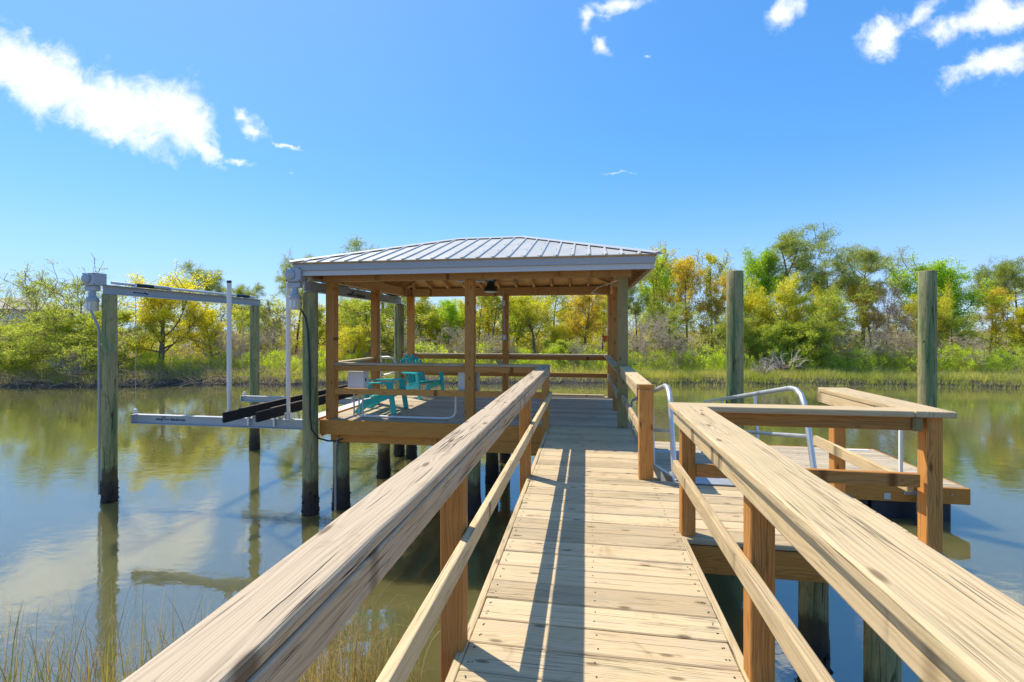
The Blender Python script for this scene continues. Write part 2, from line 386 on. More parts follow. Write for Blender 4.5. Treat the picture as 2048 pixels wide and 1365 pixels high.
def obj_from_bm(name, bm, m, parent=None, smooth=False, world=True):
    """bmesh in world coordinates -> object whose origin is its own middle"""
    if smooth:
        for f in bm.faces: f.smooth = True
    me = bpy.data.meshes.new(name)
    if len(bm.verts):
        c = sum((v.co for v in bm.verts), Vector()) / len(bm.verts)
    else: c = Vector()
    bmesh.ops.translate(bm, vec=-c, verts=bm.verts)
    bm.to_mesh(me); bm.free(); me.materials.append(m)
    o = bpy.data.objects.new(name, me); link(o, parent)
    place(o, parent, Matrix.Translation(c))
    return o

def bm_tube(bm, pts, r, n=8, caps=True, r2=None):
    pts = [Vector(p) for p in pts]; rings = []
    for i, p in enumerate(pts):
        d = (pts[min(i + 1, len(pts) - 1)] - pts[max(i - 1, 0)]).normalized()
        a = d.orthogonal().normalized() if i == 0 else (prev - d * prev.dot(d)).normalized()
        prev = a; bb = d.cross(a); rr = r if r2 is None else r + (r2 - r) * i / (len(pts) - 1)
        rings.append([bm.verts.new(p + (a * math.cos(2 * math.pi * k / n) + bb * math.sin(2 * math.pi * k / n)) * rr) for k in range(n)])
    for q, s in zip(rings, rings[1:]):
        for k in range(n): bm.faces.new((q[k], q[(k + 1) % n], s[(k + 1) % n], s[k]))
    if caps: bm.faces.new(rings[0][::-1]); bm.faces.new(rings[-1])

def tube(name, parent, pts, r, m, n=8, r2=None):
    bm = bmesh.new(); bm_tube(bm, pts, r, n, True, r2)
    o = obj_from_bm(name, bm, m, parent, True)
    try: o.data.set_sharp_from_angle(angle=R(50))
    except Exception: pass
    return o

def bm_box(bm, c, s, rot=None):
    r = bmesh.ops.create_cube(bm, size=1)['verts']
    bmesh.ops.scale(bm, vec=s, verts=r)
    if rot is not None: bmesh.ops.rotate(bm, matrix=rot, verts=r)
    bmesh.ops.translate(bm, vec=c, verts=r)
    return r

def boxo(name, parent, c, s, m, bev=.006, segs=1, rot=None):
    bm = bmesh.new(); bm_box(bm, (0, 0, 0), s)
    if bev: bmesh.ops.bevel(bm, geom=bm.edges[:], offset=bev, segments=segs, profile=.5, affect='EDGES')
    if rot is not None: bmesh.ops.rotate(bm, matrix=rot, verts=bm.verts)
    bmesh.ops.translate(bm, vec=c, verts=bm.verts)
    return obj_from_bm(name, bm, m, parent)

def lathe(name, parent, c, prof, m, n=16, axis='Z'):
    """prof: (radius, height) pairs"""
    bm = bmesh.new(); rings = []
    for (r, h) in prof:
        ring = []
        for k in range(n):
            a = 2 * math.pi * k / n; x, y = r * math.cos(a), r * math.sin(a)
            ring.append(bm.verts.new((x, y, h) if axis == 'Z' else (x, h, y)))
        rings.append(ring)
    for q, s in zip(rings, rings[1:]):
        for k in range(n): bm.faces.new((q[k], q[(k + 1) % n], s[(k + 1) % n], s[k]))
    bm.faces.new(rings[0]); bm.faces.new(rings[-1])
    bmesh.ops.recalc_face_normals(bm, faces=bm.faces)
    bmesh.ops.translate(bm, vec=c, verts=bm.verts)
    o = obj_from_bm(name, bm, m, parent, True)
    try: o.data.set_sharp_from_angle(angle=R(40))
    except Exception: pass
    return o

def np_mesh(name, verts, faces_idx, m, parent=None, k=3):
    """verts (N,3) array, faces (M,k) array"""
    me = bpy.data.meshes.new(name)
    me.vertices.add(len(verts)); me.vertices.foreach_set('co', np.asarray(verts, dtype=np.float32).ravel())
    nf = len(faces_idx)
    me.loops.add(nf * k); me.loops.foreach_set('vertex_index', np.asarray(faces_idx, dtype=np.int32).ravel())
    me.polygons.add(nf); me.polygons.foreach_set('loop_start', np.arange(0, nf * k, k, dtype=np.int32))
    me.polygons.foreach_set('loop_total', np.full(nf, k, dtype=np.int32))
    me.update(calc_edges=True); me.materials.append(m)
    return me

def cz(u, Z, z=0.):
    """lateral distance u and depth Z along the view bearing -> world point on the land"""
    p = FW * Z + RT * u; return Vector((p.x, p.y, z))

# ------------------------------------------------------------------ structure: water, banks
wm = bmesh.new()
for x, y in ((-700, -500), (700, -500), (700, 700), (-700, 700)): wm.verts.new((x, y, WATER))
wm.faces.new(wm.verts)
wo = obj_from_bm('river_water', wm, M['water']); tag(wo, kind='structure')

def shore(u):
    return 25.6 - 1.6 * (u / 27) ** 2 * (1 if abs(u) < 40 else 2.2 * 40 / abs(u)) + .55 * mnoise.noise(Vector((u * .21, 3, 0))) + .3 * mnoise.noise(Vector((u * .8, 9, 0)))

def bank_z(u, d):
    """height of the far bank d metres behind the waterline"""
    def ss(x): x = max(0., min(1., x)); return x * x * (3 - 2 * x)
    z = WATER - .25 + .58 * ss((d + .45) / .8) + .30 * ss((d - .8) / 2.4) + .70 * ss((d - 3) / 6)
    z += (.12 * mnoise.noise(Vector((u * .5, d * .5, 1))) + .05 * mnoise.noise(Vector((u * 2.2, d * 2.2, 4)))) * ss((d + .2) / 1.)
    return z + .5 * ss((d - 12) / 60) + .4 * ss((d - 100) / 800)

ds = [-2, -1, -.6, -.35, -.15, 0, .15, .35, .6, .9, 1.3, 1.8, 2.4, 3.1, 4, 5, 6.2, 7.6, 9.2, 11, 14, 19, 28, 45, 80, 160, 400, 1500]
us = [s * v for s, v in [(-1, x) for x in (900, 300, 140, 90, 65)] ] + [x * .7 for x in range(-68, 69)] + [65, 90, 140, 300, 900]
V = []; F = []
for i, d in enumerate(ds):
    for j, u in enumerate(us):
        k = 1 + max(0, d - 40) / 400
        V.append(cz(u * k, shore(u) + d, bank_z(u, d)))
nu = len(us)
for i in range(len(ds) - 1):
    for j in range(nu - 1): F.append((i * nu + j, i * nu + j + 1, (i + 1) * nu + j + 1, (i + 1) * nu + j))
me = np_mesh('far_bank_ground', [tuple(v) for v in V], F, M['soil'], k=4)
for p in me.polygons: p.use_smooth = True
go = link(bpy.data.objects.new('far_bank_ground', me)); tag(go, kind='structure')

V = []; F = []
nds = [0.6, .3, 0, -.3, -.7, -1.2, -2, -3.2, -5, -9, -20, -60]
nus = [x * .5 for x in range(-24, 25)]; nus = [-300, -60, -24] + nus + [24, 60, 300]
def nshore(u): return 3.55 + (-.5 if u > .3 else 0) * min(1, (u - .3)) + .15 * mnoise.noise(Vector((u * 1.3, 0, 7)))
def near_z(u, d): 
    t = max(0., min(1., -d / 6)); return WATER - .22 + .30 * max(0, min(1, (.6 - d) / 1.2)) + .75 * t
for d in nds:
    for u in nus: V.append(cz(u, nshore(u) + d, near_z(u, d) + .05 * mnoise.noise(Vector((u * 2, d * 2, 3)))))
nu = len(nus)
for i in range(len(nds) - 1):
    for j in range(nu - 1): F.append((i * nu + j, (i + 1) * nu + j, (i + 1) * nu + j + 1, i * nu + j + 1))
me = np_mesh('near_bank_ground', [tuple(v) for v in V], F, M['soil'], k=4)
for p in me.polygons: p.use_smooth = True
tag(link(bpy.data.objects.new('near_bank_ground', me)), kind='structure')

# ------------------------------------------------------------------ walkway and landing
rng = random.Random(7)
wk = thing('walkway', 'straight wooden plank walkway leading to the roofed platform, with a landing on its right', 'walkway', (0, 3, 0))
PITCH = .1815; screws = bmesh.new()
y = 2.105 - 18 * PITCH; i = 0
while y < 7.03:
    y0, y1 = y + .0035, min(y + PITCH - .0035, 7.035)
    wide = 3.40 < (y0 + y1) / 2 < 4.60
    dz = rng.uniform(-.0015, .0015)
    board('plank', wk, (-.533 + rng.uniform(-.004, .004), (y0 + y1) / 2, -.019 + dz), ((2.285 if wide else .648) + rng.uniform(-.004, .004), (y0 + y1) / 2, -.019 + dz + rng.uniform(-.001, .001)),
          y1 - y0, .038, M['deck'] if y0 < 5.6 else M['deck'], bev=.005)
    for sx in (-.50, -.497, .045, .612, .615):
        for q in (.26, .74):
            v = bmesh.ops.create_circle(screws, cap_ends=True, segments=6, radius=.0042)['verts']
            bmesh.ops.translate(screws, vec=(sx + rng.uniform(-.008, .008), y0 + (y1 - y0) * q + rng.uniform(-.012, .012), .0018 + dz), verts=v)
    y += PITCH; i += 1
so = obj_from_bm('screw_heads', screws, M['screw'], wk); tag(so, kind='stuff')
for x0, (ya, yb) in ((-.556, (-1.2, 7.03)), (.670, (-1.2, 3.40)), (.670, (4.70, 7.03))):
    board('edge_board', wk, (x0, ya, -.0215), (x0, yb, -.0215), .038, .043, M['rail'], bev=.004)
for x0 in (-.557, .671):
    board('side_joist', wk, (x0, -1.2, -.15), (x0, 7.03 if x0 < 0 else 3.40, -.15), .038, .20, M['rim'], bev=.003)
for x0 in (-.2, .3):
    board('joist', wk, (x0, -1.2, -.135), (x0, 7.0, -.135), .038, .184, M['rim'], bev=0)
board('side_joist', wk, (.671, 4.64, -.15), (.671, 7.03, -.15), .038, .20, M['rim'], bev=.003)
board('landing_rim', wk, (.694, 3.405, -.142), (2.29, 3.405, -.142), .040, .19, M['rim'], bev=.003)
board('landing_rim', wk, (2.27, 3.43, -.142), (2.27, 4.60, -.142), .038, .19, M['rim'], bev=.003)
board('landing_rim', wk, (.694, 4.585, -.142), (2.25, 4.585, -.142), .038, .19, M['rim'], bev=.003)
for x0 in (.95, 1.35, 1.75, 2.1): board('joist', wk, (x0, 3.43, -.135), (x0, 4.56, -.135), .038, .184, M['rim'], bev=0)
board('cross_beam', wk, (-.60, 2.9, -.36), (.72, 2.9, -.36), .09, .2, M['rim'])
board('cross_beam', wk, (-.60, 5.6, -.36), (.72, 5.6, -.36), .09, .2, M['rim'])

def post(parent, x, y, z0, z1, s=.095, m=None, name='post', s2=None, label=None):
    return board(name, parent, (x, y, z0), (x, y, z1), s, s2 or s, m or M['post'], up=(0, 1, 0), bev=.005, label=label)

# left handrail: thick worn cap with cracks
lh = thing('handrail', 'weathered grey handrail running along the left side of the walkway', 'railing', (-.6, 3, 0), 'walkway handrails')
board('cap', lh, (-.612, -1.1, .898), (-.612, 4.98, .898), .158, .044, M['rail_old'], bev=.013, segs=3, sub=60, wob=.0028, seed=1)
board('cap', lh, (-.612, 4.983, .898), (-.612, 6.98, .898), .158, .044, M['rail_old'], bev=.011, segs=3, sub=24, wob=.002, seed=2)
board('apron_board', lh, (-.553, -1.1, .827), (-.553, 5.05, .827), .042, .094, M['rail_old'], bev=.007, segs=2, sub=40, wob=.0018, seed=3)
board('apron_board', lh, (-.553, 5.054, .827), (-.553, 6.98, .827), .042, .094, M['rail_old'], bev=.006, segs=2)
board('middle_rail', lh, (-.521, -1.1, .49), (-.521, 3.2, .49), .038, .088, M['rail'], bev=.006, segs=2, sub=20, wob=.001, seed=4)
board('middle_rail', lh, (-.521, 3.204, .49), (-.521, 6.97, .49), .038, .088, M['rail'], bev=.006, segs=2)
for yy in (-.4, 2.07, 4.60, 6.93): post(lh, -.598, yy, -.36, .873, .105, s2=.094)

rh = thing('handrail', 'pale wooden handrail along the right side of the walkway, ending at the landing corner', 'railing', (.7, 2, 0), 'walkway handrails')
board('cap', rh, (.708, -1.1, .899), (.708, 3.38, .899), .232, .042, M['rail'], bev=.012, segs=3, sub=44, wob=.0024, seed=5)
board('apron_board', rh, (.640, -1.1, .829), (.640, 3.50, .829), .040, .094, M['rail'], bev=.006, segs=2, sub=30, wob=.001, seed=6)
board('middle_rail', rh, (.640, -1.1, .458), (.640, 3.53, .458), .040, .088, M['rail'], bev=.007, segs=2, sub=30, wob=.001, seed=7)
for yy in (-.4, 2.075, 3.465): post(rh, .709, yy, -.36 if yy < 3 else -.045, .876, .094)

lr = thing('railing', 'wooden railing around the front and right edges of the landing', 'railing', (2.2, 3.5, 0))
board('cap', lr, (.595, 3.462, .899), (2.10, 3.462, .899), .158, .042, M['rail'], bev=.009, segs=2, sub=14, wob=.0015, seed=8)
board('cap', lr, (2.222, 3.383, .8995), (2.222, 4.68, .8995), .238, .042, M['rail'], bev=.009, segs=2, sub=12, wob=.0015, seed=9)
board('apron_board', lr, (.76, 3.44, .832), (2.10, 3.44, .832), .040, .090, M['post'], bev=.004)  # orange-brown post wood: shade on this front side put into the colour
board('apron_board', lr, (2.128, 3.49, .832), (2.128, 4.70, .832), .040, .090, M['rail'], bev=.004)
board('middle_rail', lr, (.76, 3.45, .457), (2.16, 3.45, .457), .040, .088, M['post'], bev=.004)  # shaded front board coloured darker than its pale twin on the right edge
board('middle_rail', lr, (2.128, 3.475, .41), (2.128, 4.78, .41), .040, .088, M['rail'], bev=.005)
board('block', lr, (2.128, 3.40, .832), (2.128, 3.47, .832), .055, .090, M['greenpost'], bev=.003)
post(lr, 2.238, 3.467, -.55, .877, .094); post(lr, 2.195, 4.53, -.04, .877, .094)

gr = thing('railing', 'short wooden railing from the dark square end post back to the roofed platform', 'railing', (.57, 5.8, 0))
board('cap', gr, (.560, 4.70, .900), (.560, 7.03, .900), .150, .040, M['rail'], bev=.007, segs=2, sub=10, wob=.001, seed=10)
board('apron_board', gr, (.512, 4.75, .833), (.512, 7.0, .833), .040, .090, M['rail'], bev=.004)
board('middle_rail', gr, (.530, 4.75, .458), (.530, 7.03, .458), .040, .088, M['rail'], bev=.005)
post(gr, .574, 4.70, -.04, .868, .135, s2=.10, name='end_post'); boxo('end_cap', gr, (.574, 4.668, .899), (.142, .03, .040), M['post'], .003)

# ------------------------------------------------------------------ gazebo deck
GX0, GX1, GY0, GY1 = -4.29, .68, 7.04, 10.42
gd = thing('deck', 'square wooden deck on pilings under the roof, with teal chairs on it', 'deck', (-1.8, 8.7, 0))
y = GY0 + .003; n = 24; pt = (GY1 - GY0) / n
for k in range(n):
    xa = GX0 + .02
    cut = rng.choice([-2.2, -1.4, -.9])
    board('plank', gd, (xa, y + pt / 2, -.019), (cut - .002, y + pt / 2, -.019), pt - .007, .038, M['deck_grey'], bev=.003)
    board('plank', gd, (cut + .002, y + pt / 2, -.019), (GX1 - .02, y + pt / 2, -.019), pt - .007, .038, M['deck_grey'], bev=.003)
    y += pt
board('rim_board', gd, (GX0, GY0 - .022, -.123), (-.585, GY0 - .022, -.123), .040, .235, M['rim'], bev=.004)
board('rim_board', gd, (GX0 + .02, GY0, -.16), (GX0 + .02, GY1, -.16), .040, .235, M['rim'], bev=.004)
board('rim_board', gd, (GX1, GY0, -.16), (GX1, GY1, -.16), .040, .235, M['rim'], bev=.004)
board('rim_board', gd, (GX0, GY1 + .022, -.123), (GX1, GY1 + .022, -.123), .040, .235, M['rim'], bev=.004)
board('edge_strip', gd, (GX0 + .04, GY1 - .06, .021), (GX1 - .3, GY1 - .06, .021), .11, .038, M['rail'], bev=.004)
for yy in (7.14, 8.85, 10.3): board('support_beam', gd, (-4.15, yy, -.315), (.72, yy, -.315), .09, .135, M['rim'], bev=.004)
board('lower_rim_board', gd, (-1.55, GY0 - .026, -.335), (-.6, GY0 - .026, -.335), .042, .185, M['rim'], bev=.004)
board('support_beam', gd, (-.95, GY0 + .03, -.44), (.7, GY0 + .03, -.44), .09, .03, M['rim'], bev=.004)
for k in range(12):
    xx = GX0 + .25 + k * .41; board('joist', gd, (xx, GY0 + .005, -.14), (xx, GY1 - .005, -.14), .038, .2, M['rim'], bev=0)

cs = thing('catwalk', 'narrow white catwalk strip along the outer edge of the deck beside the boat lift', 'catwalk', (-4.45, 8.6, 0))
for k in range(11):
    y0 = 7.06 + k * .30; boxo('grate_panel', cs, (-4.47, y0 + .146, -.01), (.25, .286, .03), M['whitebox'], .004)
board('frame_rail', cs, (-4.325, 7.05, -.01), (-4.325, 10.35, -.01), .025, .05, M['rim']); board('frame_rail', cs, (-4.61, 7.05, -.02), (-4.61, 10.35, -.02), .025, .05, M['alu'])

# ------------------------------------------------------------------ gazebo
gz = thing('gazebo', 'open wooden gazebo with a pale metal hip roof over the deck', 'gazebo', (-1.8, 8.7, 0))
PT = 2.24
for (x, y, s, m) in ((-4.14, 7.125, .145, 'post'), (-1.795, 7.115, .145, 'post'), (.535, 7.125, .145, 'greenpost'), (-4.12, 8.68, .135, 'post'), (-4.03, 10.34, .14, 'post'),
                     (-1.79, 10.34, .135, 'post'), (.545, 8.68, .13, 'post'), (.520, 10.34, .13, 'post')):
    post(gz, x, y, .001, PT, s, M[m])
HB = .155
board('beam', gz, (-4.26, 7.09, PT + HB / 2), (.66, 7.09, PT + HB / 2), .075, HB, M['roofwood'])
board('beam', gz, (-4.26, 10.34, PT + HB / 2), (.66, 10.34, PT + HB / 2), .075, HB + .03, M['roofwood'])
board('beam', gz, (-4.12, 7.13, PT + HB / 2 + .002), (-4.12, 10.30, PT + HB / 2 + .002), .075, HB + .03, M['roofwood'])
board('beam', gz, (.54, 7.13, PT + HB / 2 + .002), (.54, 10.30, PT + HB / 2 + .002), .075, HB + .03, M['roofwood'])
EX0, EX1, EY0, EY1, EZ = -4.53, .965, 6.60, 10.86, 2.497
RX0, RX1, RY, RZ = -2.42, -1.17, 8.73, 3.20
c4 = [Vector((EX0, EY0, EZ)), Vector((EX1, EY0, EZ)), Vector((EX1, EY1, EZ)), Vector((EX0, EY1, EZ))]
r2 = [Vector((RX0, RY, RZ)), Vector((RX1, RY, RZ))]
faces = [(c4[0], c4[1], r2[1], r2[0]), (c4[1], c4[2], r2[1]), (c4[2], c4[3], r2[0], r2[1]), (c4[3], c4[0], r2[0])]
def nrm(f): return (f[1] - f[0]).cross(f[-1] - f[0]).normalized()
for f in faces:
    nn = nrm(f); bm = bmesh.new(); e = (f[1] - f[0]).normalized(); L_ = (f[1] - f[0]).length
    up = nn.cross(e).normalized()
    if up.z < 0: up = -up
    top = [bm.verts.new(v) for v in f]; bot = [bm.verts.new(v - nn * .012) for v in f]
    bm.faces.new(top); bm.faces.new(bot[::-1])
    for k in range(len(f)): bm.faces.new((top[k], bot[k], bot[(k + 1) % len(f)], top[(k + 1) % len(f)]))
    pn = obj_from_bm('roof_panel', bm, M['roof'], gz)
    # sheathing below, in wood
    bm = bmesh.new(); ctr = sum(f, Vector()) / len(f)
    ff = [v + (ctr - v) * .012 - nn * .016 for v in f]
    top = [bm.verts.new(v) for v in ff]; bot = [bm.verts.new(v - nn * .018) for v in ff]
    bm.faces.new(top); bm.faces.new(bot[::-1])
    for k in range(len(f)): bm.faces.new((top[k], bot[k], bot[(k + 1) % len(f)], top[(k + 1) % len(f)]))
    obj_from_bm('roof_sheathing', bm, M['roofwood'], gz)
    # ribs, each clipped at the hip or the ridge
    run = (f[-1] - f[0]).dot(up); run = abs(run)
    li = (f[-1] - f[0]).dot(e); ri = L_ - (f[2] - f[0]).dot(e)
    nr = int(L_ / .2286); st = (L_ - nr * .2286) / 2
    for k in range(nr + 1):
        s = st + k * .2286
        h = run * min(1., s / li if li > 1e-3 else 1, (L_ - s) / ri if ri > 1e-3 else 1)
        if h < .12: continue
        a = f[0] + e * s + up * -.012; b = f[0] + e * s + up * (h - .03)
        bm = bmesh.new(); pr = [(-.024, 0), (-.011, .021), (.011, .021), (.024, 0)]
        q = [bm.verts.new(a + e * x_ + nn * z_) for x_, z_ in pr]; w_ = [bm.verts.new(b + e * x_ + nn * z_) for x_, z_ in pr]
        for j in range(3): bm.faces.new((q[j], q[j + 1], w_[j + 1], w_[j]))
        bm.faces.new(q[::-1]); bm.faces.new(w_)
        obj_from_bm('roof_rib', bm, M['roof'], pn)
    bm = bmesh.new()
    for k in range(nr):
        for hh in (.06, .65, 1.3):
            s = st + (k + .5) * .2286 + .07
            h = run * min(1., s / li if li > 1e-3 else 1, (L_ - s) / ri if ri > 1e-3 else 1)
            if hh < h - .1:
                c_ = f[0] + e * s + up * hh + nn * .004; bm_box(bm, c_, (.014, .014, .006))
    tag(obj_from_bm('roof_screws', bm, M['screw'], pn), kind='stuff')
def capstrip(a, b, n1, n2, w=.085):
    d = (b - a).normalized(); s1 = n1.cross(d).normalized(); s2 = n2.cross(d).normalized()
    if s1.z > 0: s1 = -s1
    if s2.z > 0: s2 = -s2
    bm = bmesh.new(); off = Vector((0, 0, .030))
    top = (n1 + n2).normalized() * .034
    P_ = [(a + s1 * w + n1 * .024), a + top, (a + s2 * w + n2 * .024), (a + s2 * w + n2 * .016), a + top * .7, (a + s1 * w + n1 * .016)]
    Q_ = [p + (b - a) for p in P_]
    p_ = [bm.verts.new(v) for v in P_]; q_ = [bm.verts.new(v) for v in Q_]
    for k in range(6): bm.faces.new((p_[k], p_[(k + 1) % 6], q_[(k + 1) % 6], q_[k]))
    bm.faces.new(p_[::-1]); bm.faces.new(q_); bmesh.ops.recalc_face_normals(bm, faces=bm.faces)
    return obj_from_bm('ridge_cap', bm, M['trim'], gz)
N_ = [nrm(f) for f in faces]
def ext(a, b, t=.02): d = (b - a).normalized(); return a - d * t, b
capstrip(*ext(c4[0], r2[0]), N_[3], N_[0]); capstrip(*ext(c4[1], r2[1]), N_[0], N_[1]); capstrip(*ext(c4[2], r2[1]), N_[1], N_[2]); capstrip(*ext(c4[3], r2[0]), N_[2], N_[3])
capstrip(r2[0], r2[1], N_[0], N_[2])
# fascia in two steps round the eaves
ix, iy = .035, .035
ex0, ex1, ey0, ey1 = EX0 + ix, EX1 - ix, EY0 + iy, EY1 - iy
for (a, b, o_) in (((ex0, ey0), (ex1, ey0), (0, -1)), ((ex1, ey0), (ex1, ey1), (1, 0)), ((ex1, ey1), (ex0, ey1), (0, 1)), ((ex0, ey1), (ex0, ey0), (-1, 0))):
    sh = Vector((b[0] - a[0], b[1] - a[1], 0)).normalized() * .001
    A = Vector((*a, 2.43)) + sh; B_ = Vector((*b, 2.43)) - sh
    board('fascia', gz, A, B_, .018, .112, M['fascia'], bev=.002)
    A2 = Vector((a[0] - o_[0] * .026, a[1] - o_[1] * .026, 2.335)); B2 = Vector((b[0] - o_[0] * .026, b[1] - o_[1] * .026, 2.335))
    board('fascia', gz, A2, B2, .018, .082, M['trim'], bev=.002)
    A3 = A2 - Vector((o_[0] * .03, o_[1] * .03, -.04)); B3 = B2 - Vector((o_[0] * .03, o_[1] * .03, -.04))
    board('sub_fascia', gz, A3 + sh * 30, B3 - sh * 30, .035, .13, M['roofwood'], bev=.002)
# rafters
def slope_board(a, b, nn, dep=.13, nm='rafter'):
    board(nm, gz, Vector(a) - nn * (.036 + dep / 2), Vector(b) - nn * (.036 + dep / 2), .038, dep, M['roofwood'], up=nn, bev=.002)
for f, nn in zip(faces, N_):
    e = (f[1] - f[0]).normalized(); L_ = (f[1] - f[0]).length; up = nn.cross(e).normalized()
    if up.z < 0: up = -up
    run = abs((f[-1] - f[0]).dot(up)); li = (f[-1] - f[0]).dot(e); ri = L_ - (f[2] - f[0]).dot(e)
    nk = int(L_ / .406); st = (L_ - nk * .406) / 2
    for k in range(nk + 1):
        s = st + k * .406
        h = run * min(1., s / li if li > 1e-3 else 1, (L_ - s) / ri if ri > 1e-3 else 1)
        if h < .3: continue
        slope_board(f[0] + e * s + up * .08, f[0] + e * s + up * (h - .09), nn)
for (a, b) in ((c4[0], r2[0]), (c4[1], r2[1]), (c4[2], r2[1]), (c4[3], r2[0])):
    d = b - a; nn = Vector((-d.x * d.z, -d.y * d.z, d.x * d.x + d.y * d.y)).normalized()
    slope_board(a + d * .03, b - d * .02, nn, .14, 'hip_rafter')
board('ridge_board', gz, r2[0] - Vector((.1, 0, .11)), r2[1] - Vector((-.1, 0, .11)), .038, .12, M['roofwood'])

# railings of the gazebo
def rail_run(name, label, a, b, side, capz=.90, mids=(.455,), capw=.14, posts=(), m='rail', ap='post', h=.09):
    a = Vector((*a, 0)); b = Vector((*b, 0)); t = thing(name, label, 'railing', tuple((a + b) / 2), 'deck railings')
    board('cap', t, a + Vector((0, 0, capz)), b + Vector((0, 0, capz)), capw, .038, M[m], bev=.004)
    sd = Vector((*side, 0))
    board('apron_board', t, a + sd + Vector((0, 0, capz - .066)), b + sd + Vector((0, 0, capz - .066)), .038, .088, M[ap], bev=.003)
    for z in mids: board('middle_rail', t, a + sd + Vector((0, 0, z)), b + sd + Vector((0, 0, z)), .038, .095, M[ap], bev=.003)
    for (x, y) in posts: post(t, x, y, .001, capz - .02, .09)
    return t
rail_run('railing', 'front deck railing from left corner post to middle post, near white box', (-4.064, 7.13), (-1.87, 7.13), (0, -.045), m='rail_old')
rail_run('railing', 'short front deck railing between the middle post and the walkway handrail', (-1.72, 7.13), (-.55, 7.13), (0, -.045), m='rail_old')
rail_run('railing', 'long rear deck railing in front of the far bank', (-4.30, 10.44), (.56, 10.44), (0, -.045), posts=((-4.24, 10.44),), m='rail_old')
rail_run('railing', 'left deck railing beside the boat lift with a bent metal grab bar next to it', (-4.16, 7.21), (-4.16, 8.60), (.05, 0), m='rail', mids=(.41,))
rail_run('railing', 'right deck railing behind the green tinged post', (.44, 7.2), (.44, 10.38), (.03, 0), m='rail', ap='rail', capw=.12)

gb = thing('grab_bar', 'bent shiny metal grab bar behind the far end of the front deck railing', 'grab bar', (-3.98, 8.8, .7))
pp = [(-4.06, 8.8, .905), (-3.90, 8.8, .915), (-3.80, 8.8, .89), (-3.745, 8.8, .80), (-3.73, 8.8, .70), (-3.77, 8.8, .62), (-3.88, 8.8, .575), (-4.06, 8.8, .54)]
tube('bar', gb, pp, .02, M['alu'], 10); boxo('mounting_plate', gb, (-4.05, 8.8, .72), (.008, .05, .46), M['alu'], .002)

# ------------------------------------------------------------------ pilings
pile_cache = {}
def pile(x, y, top, r, label, group=None, name='piling', crust=True, lean=(0, 0)):
    t = thing(name, label, 'piling', (x, y, WATER), group)
    n = 22; zs = [-1.3, -.3, 0, .1, .2, .3, .42, .6, .9, 1.3, 1.8, 2.3, 2.9, 3.5]
    H_ = top - WATER; zs = [z for z in zs if z < H_ - .05] + [H_ - .012, H_]
    bm = bmesh.new(); rings = []; sd = x * 3 + y
    for z in zs:
        rr = r * (1.06 - .05 * max(z, 0) / 3.5) * (.96 if z == H_ else 1)
        if crust and z < .40: rr *= 1.06
        ring = []
        for k in range(n):
            a = 2 * math.pi * k / n
            q = rr * (1 + .022 * mnoise.noise(Vector((math.cos(a) * 1.6 + sd, math.sin(a) * 1.6, z * .7))))
            if crust and z < .38: q *= 1 + .07 * mnoise.noise(Vector((math.cos(a) * 5 + sd, math.sin(a) * 5, z * 9)))
            ring.append(bm.verts.new((x + q * math.cos(a) + lean[0] * z, y + q * math.sin(a) + lean[1] * z, WATER + z)))
        rings.append(ring)
    for q, s in zip(rings, rings[1:]):
        for k in range(n): bm.faces.new((q[k], q[(k + 1) % n], s[(k + 1) % n], s[k]))
    bm.faces.new(rings[-1]); bm.faces.new(rings[0][::-1])
    me = bpy.data.meshes.new('pole'); bmesh.ops.translate(bm, vec=(-x, -y, -WATER), verts=bm.verts)
    for f in bm.faces: f.smooth = len(f.verts) == 4
    bm.to_mesh(me); bm.free(); me.materials.append(M['pile']); o = link(bpy.data.objects.new('pole', me), t)
    if crust:
        rg = random.Random(int(abs(x * 91 + y * 57)) + 3); vs = []; fs = []
        for _ in range(210):
            a = rg.uniform(0, 6.28); z = abs(rg.gauss(0, .17)) - .05
            if z > .42: continue
            s = rg.uniform(.012, .030); c = Vector((math.cos(a) * r * 1.10, math.sin(a) * r * 1.10, z))
            b0 = len(vs)
            for _k in range(4): vs.append(tuple(c + Vector((rg.gauss(0, 1), rg.gauss(0, 1), rg.gauss(0, 1))).normalized() * s))
            fs += [(b0, b0 + 1, b0 + 2), (b0, b0 + 3, b0 + 1), (b0, b0 + 2, b0 + 3), (b0 + 1, b0 + 3, b0 + 2)]
        me = np_mesh('oyster_crust', np.array(vs), fs, M['crust'])
        tag(link(bpy.data.objects.new('oyster_crust', me), t), kind='stuff')
    return t
pile(-8.10, 6.83, 2.06, .104, 'tall green piling at the far left with a motor housing and grey conduit on it')
pile(-8.10, 10.38, 2.06, .106, 'green piling carrying the far end of the outer boat lift beam')
pile(-4.38, 6.89, 2.06, .114, 'tall green piling beside the deck corner with a black cable running down it')
pile(-4.35, 10.42, 2.06, .112, 'piling behind the deck carrying the far end of the inner boat lift beam')
pile(2.34, 7.90, 2.39, .124, 'tall free standing green piling by the floating dock, left of the two')
pile(5.05, 7.88, 2.335, .108, 'tall free standing brownish green piling by the floating dock, behind the landing corner post')
G_ = 'pilings under the deck'
pile(-4.02, 7.20, -.39, .125, 'short piling under the front left corner of the deck with a conduit strapped to it', G_)
pile(-4.02, 8.85, -.39, .115, 'short dark footed piling under the left edge of the deck, midway back', G_)
pile(-4.00, 10.30, -.39, .11, 'short black footed piling under the rear left corner of the deck', G_)
pile(-1.79, 7.22, -.39, .125, 'short green piling under the front edge of the deck, seen below the left handrail', G_)
pile(-1.82, 8.95, -.39, .115, 'short dark piling under the middle of the deck', G_)
pile(-1.80, 10.30, -.39, .11, 'short piling under the middle of the rear edge of the deck', G_)
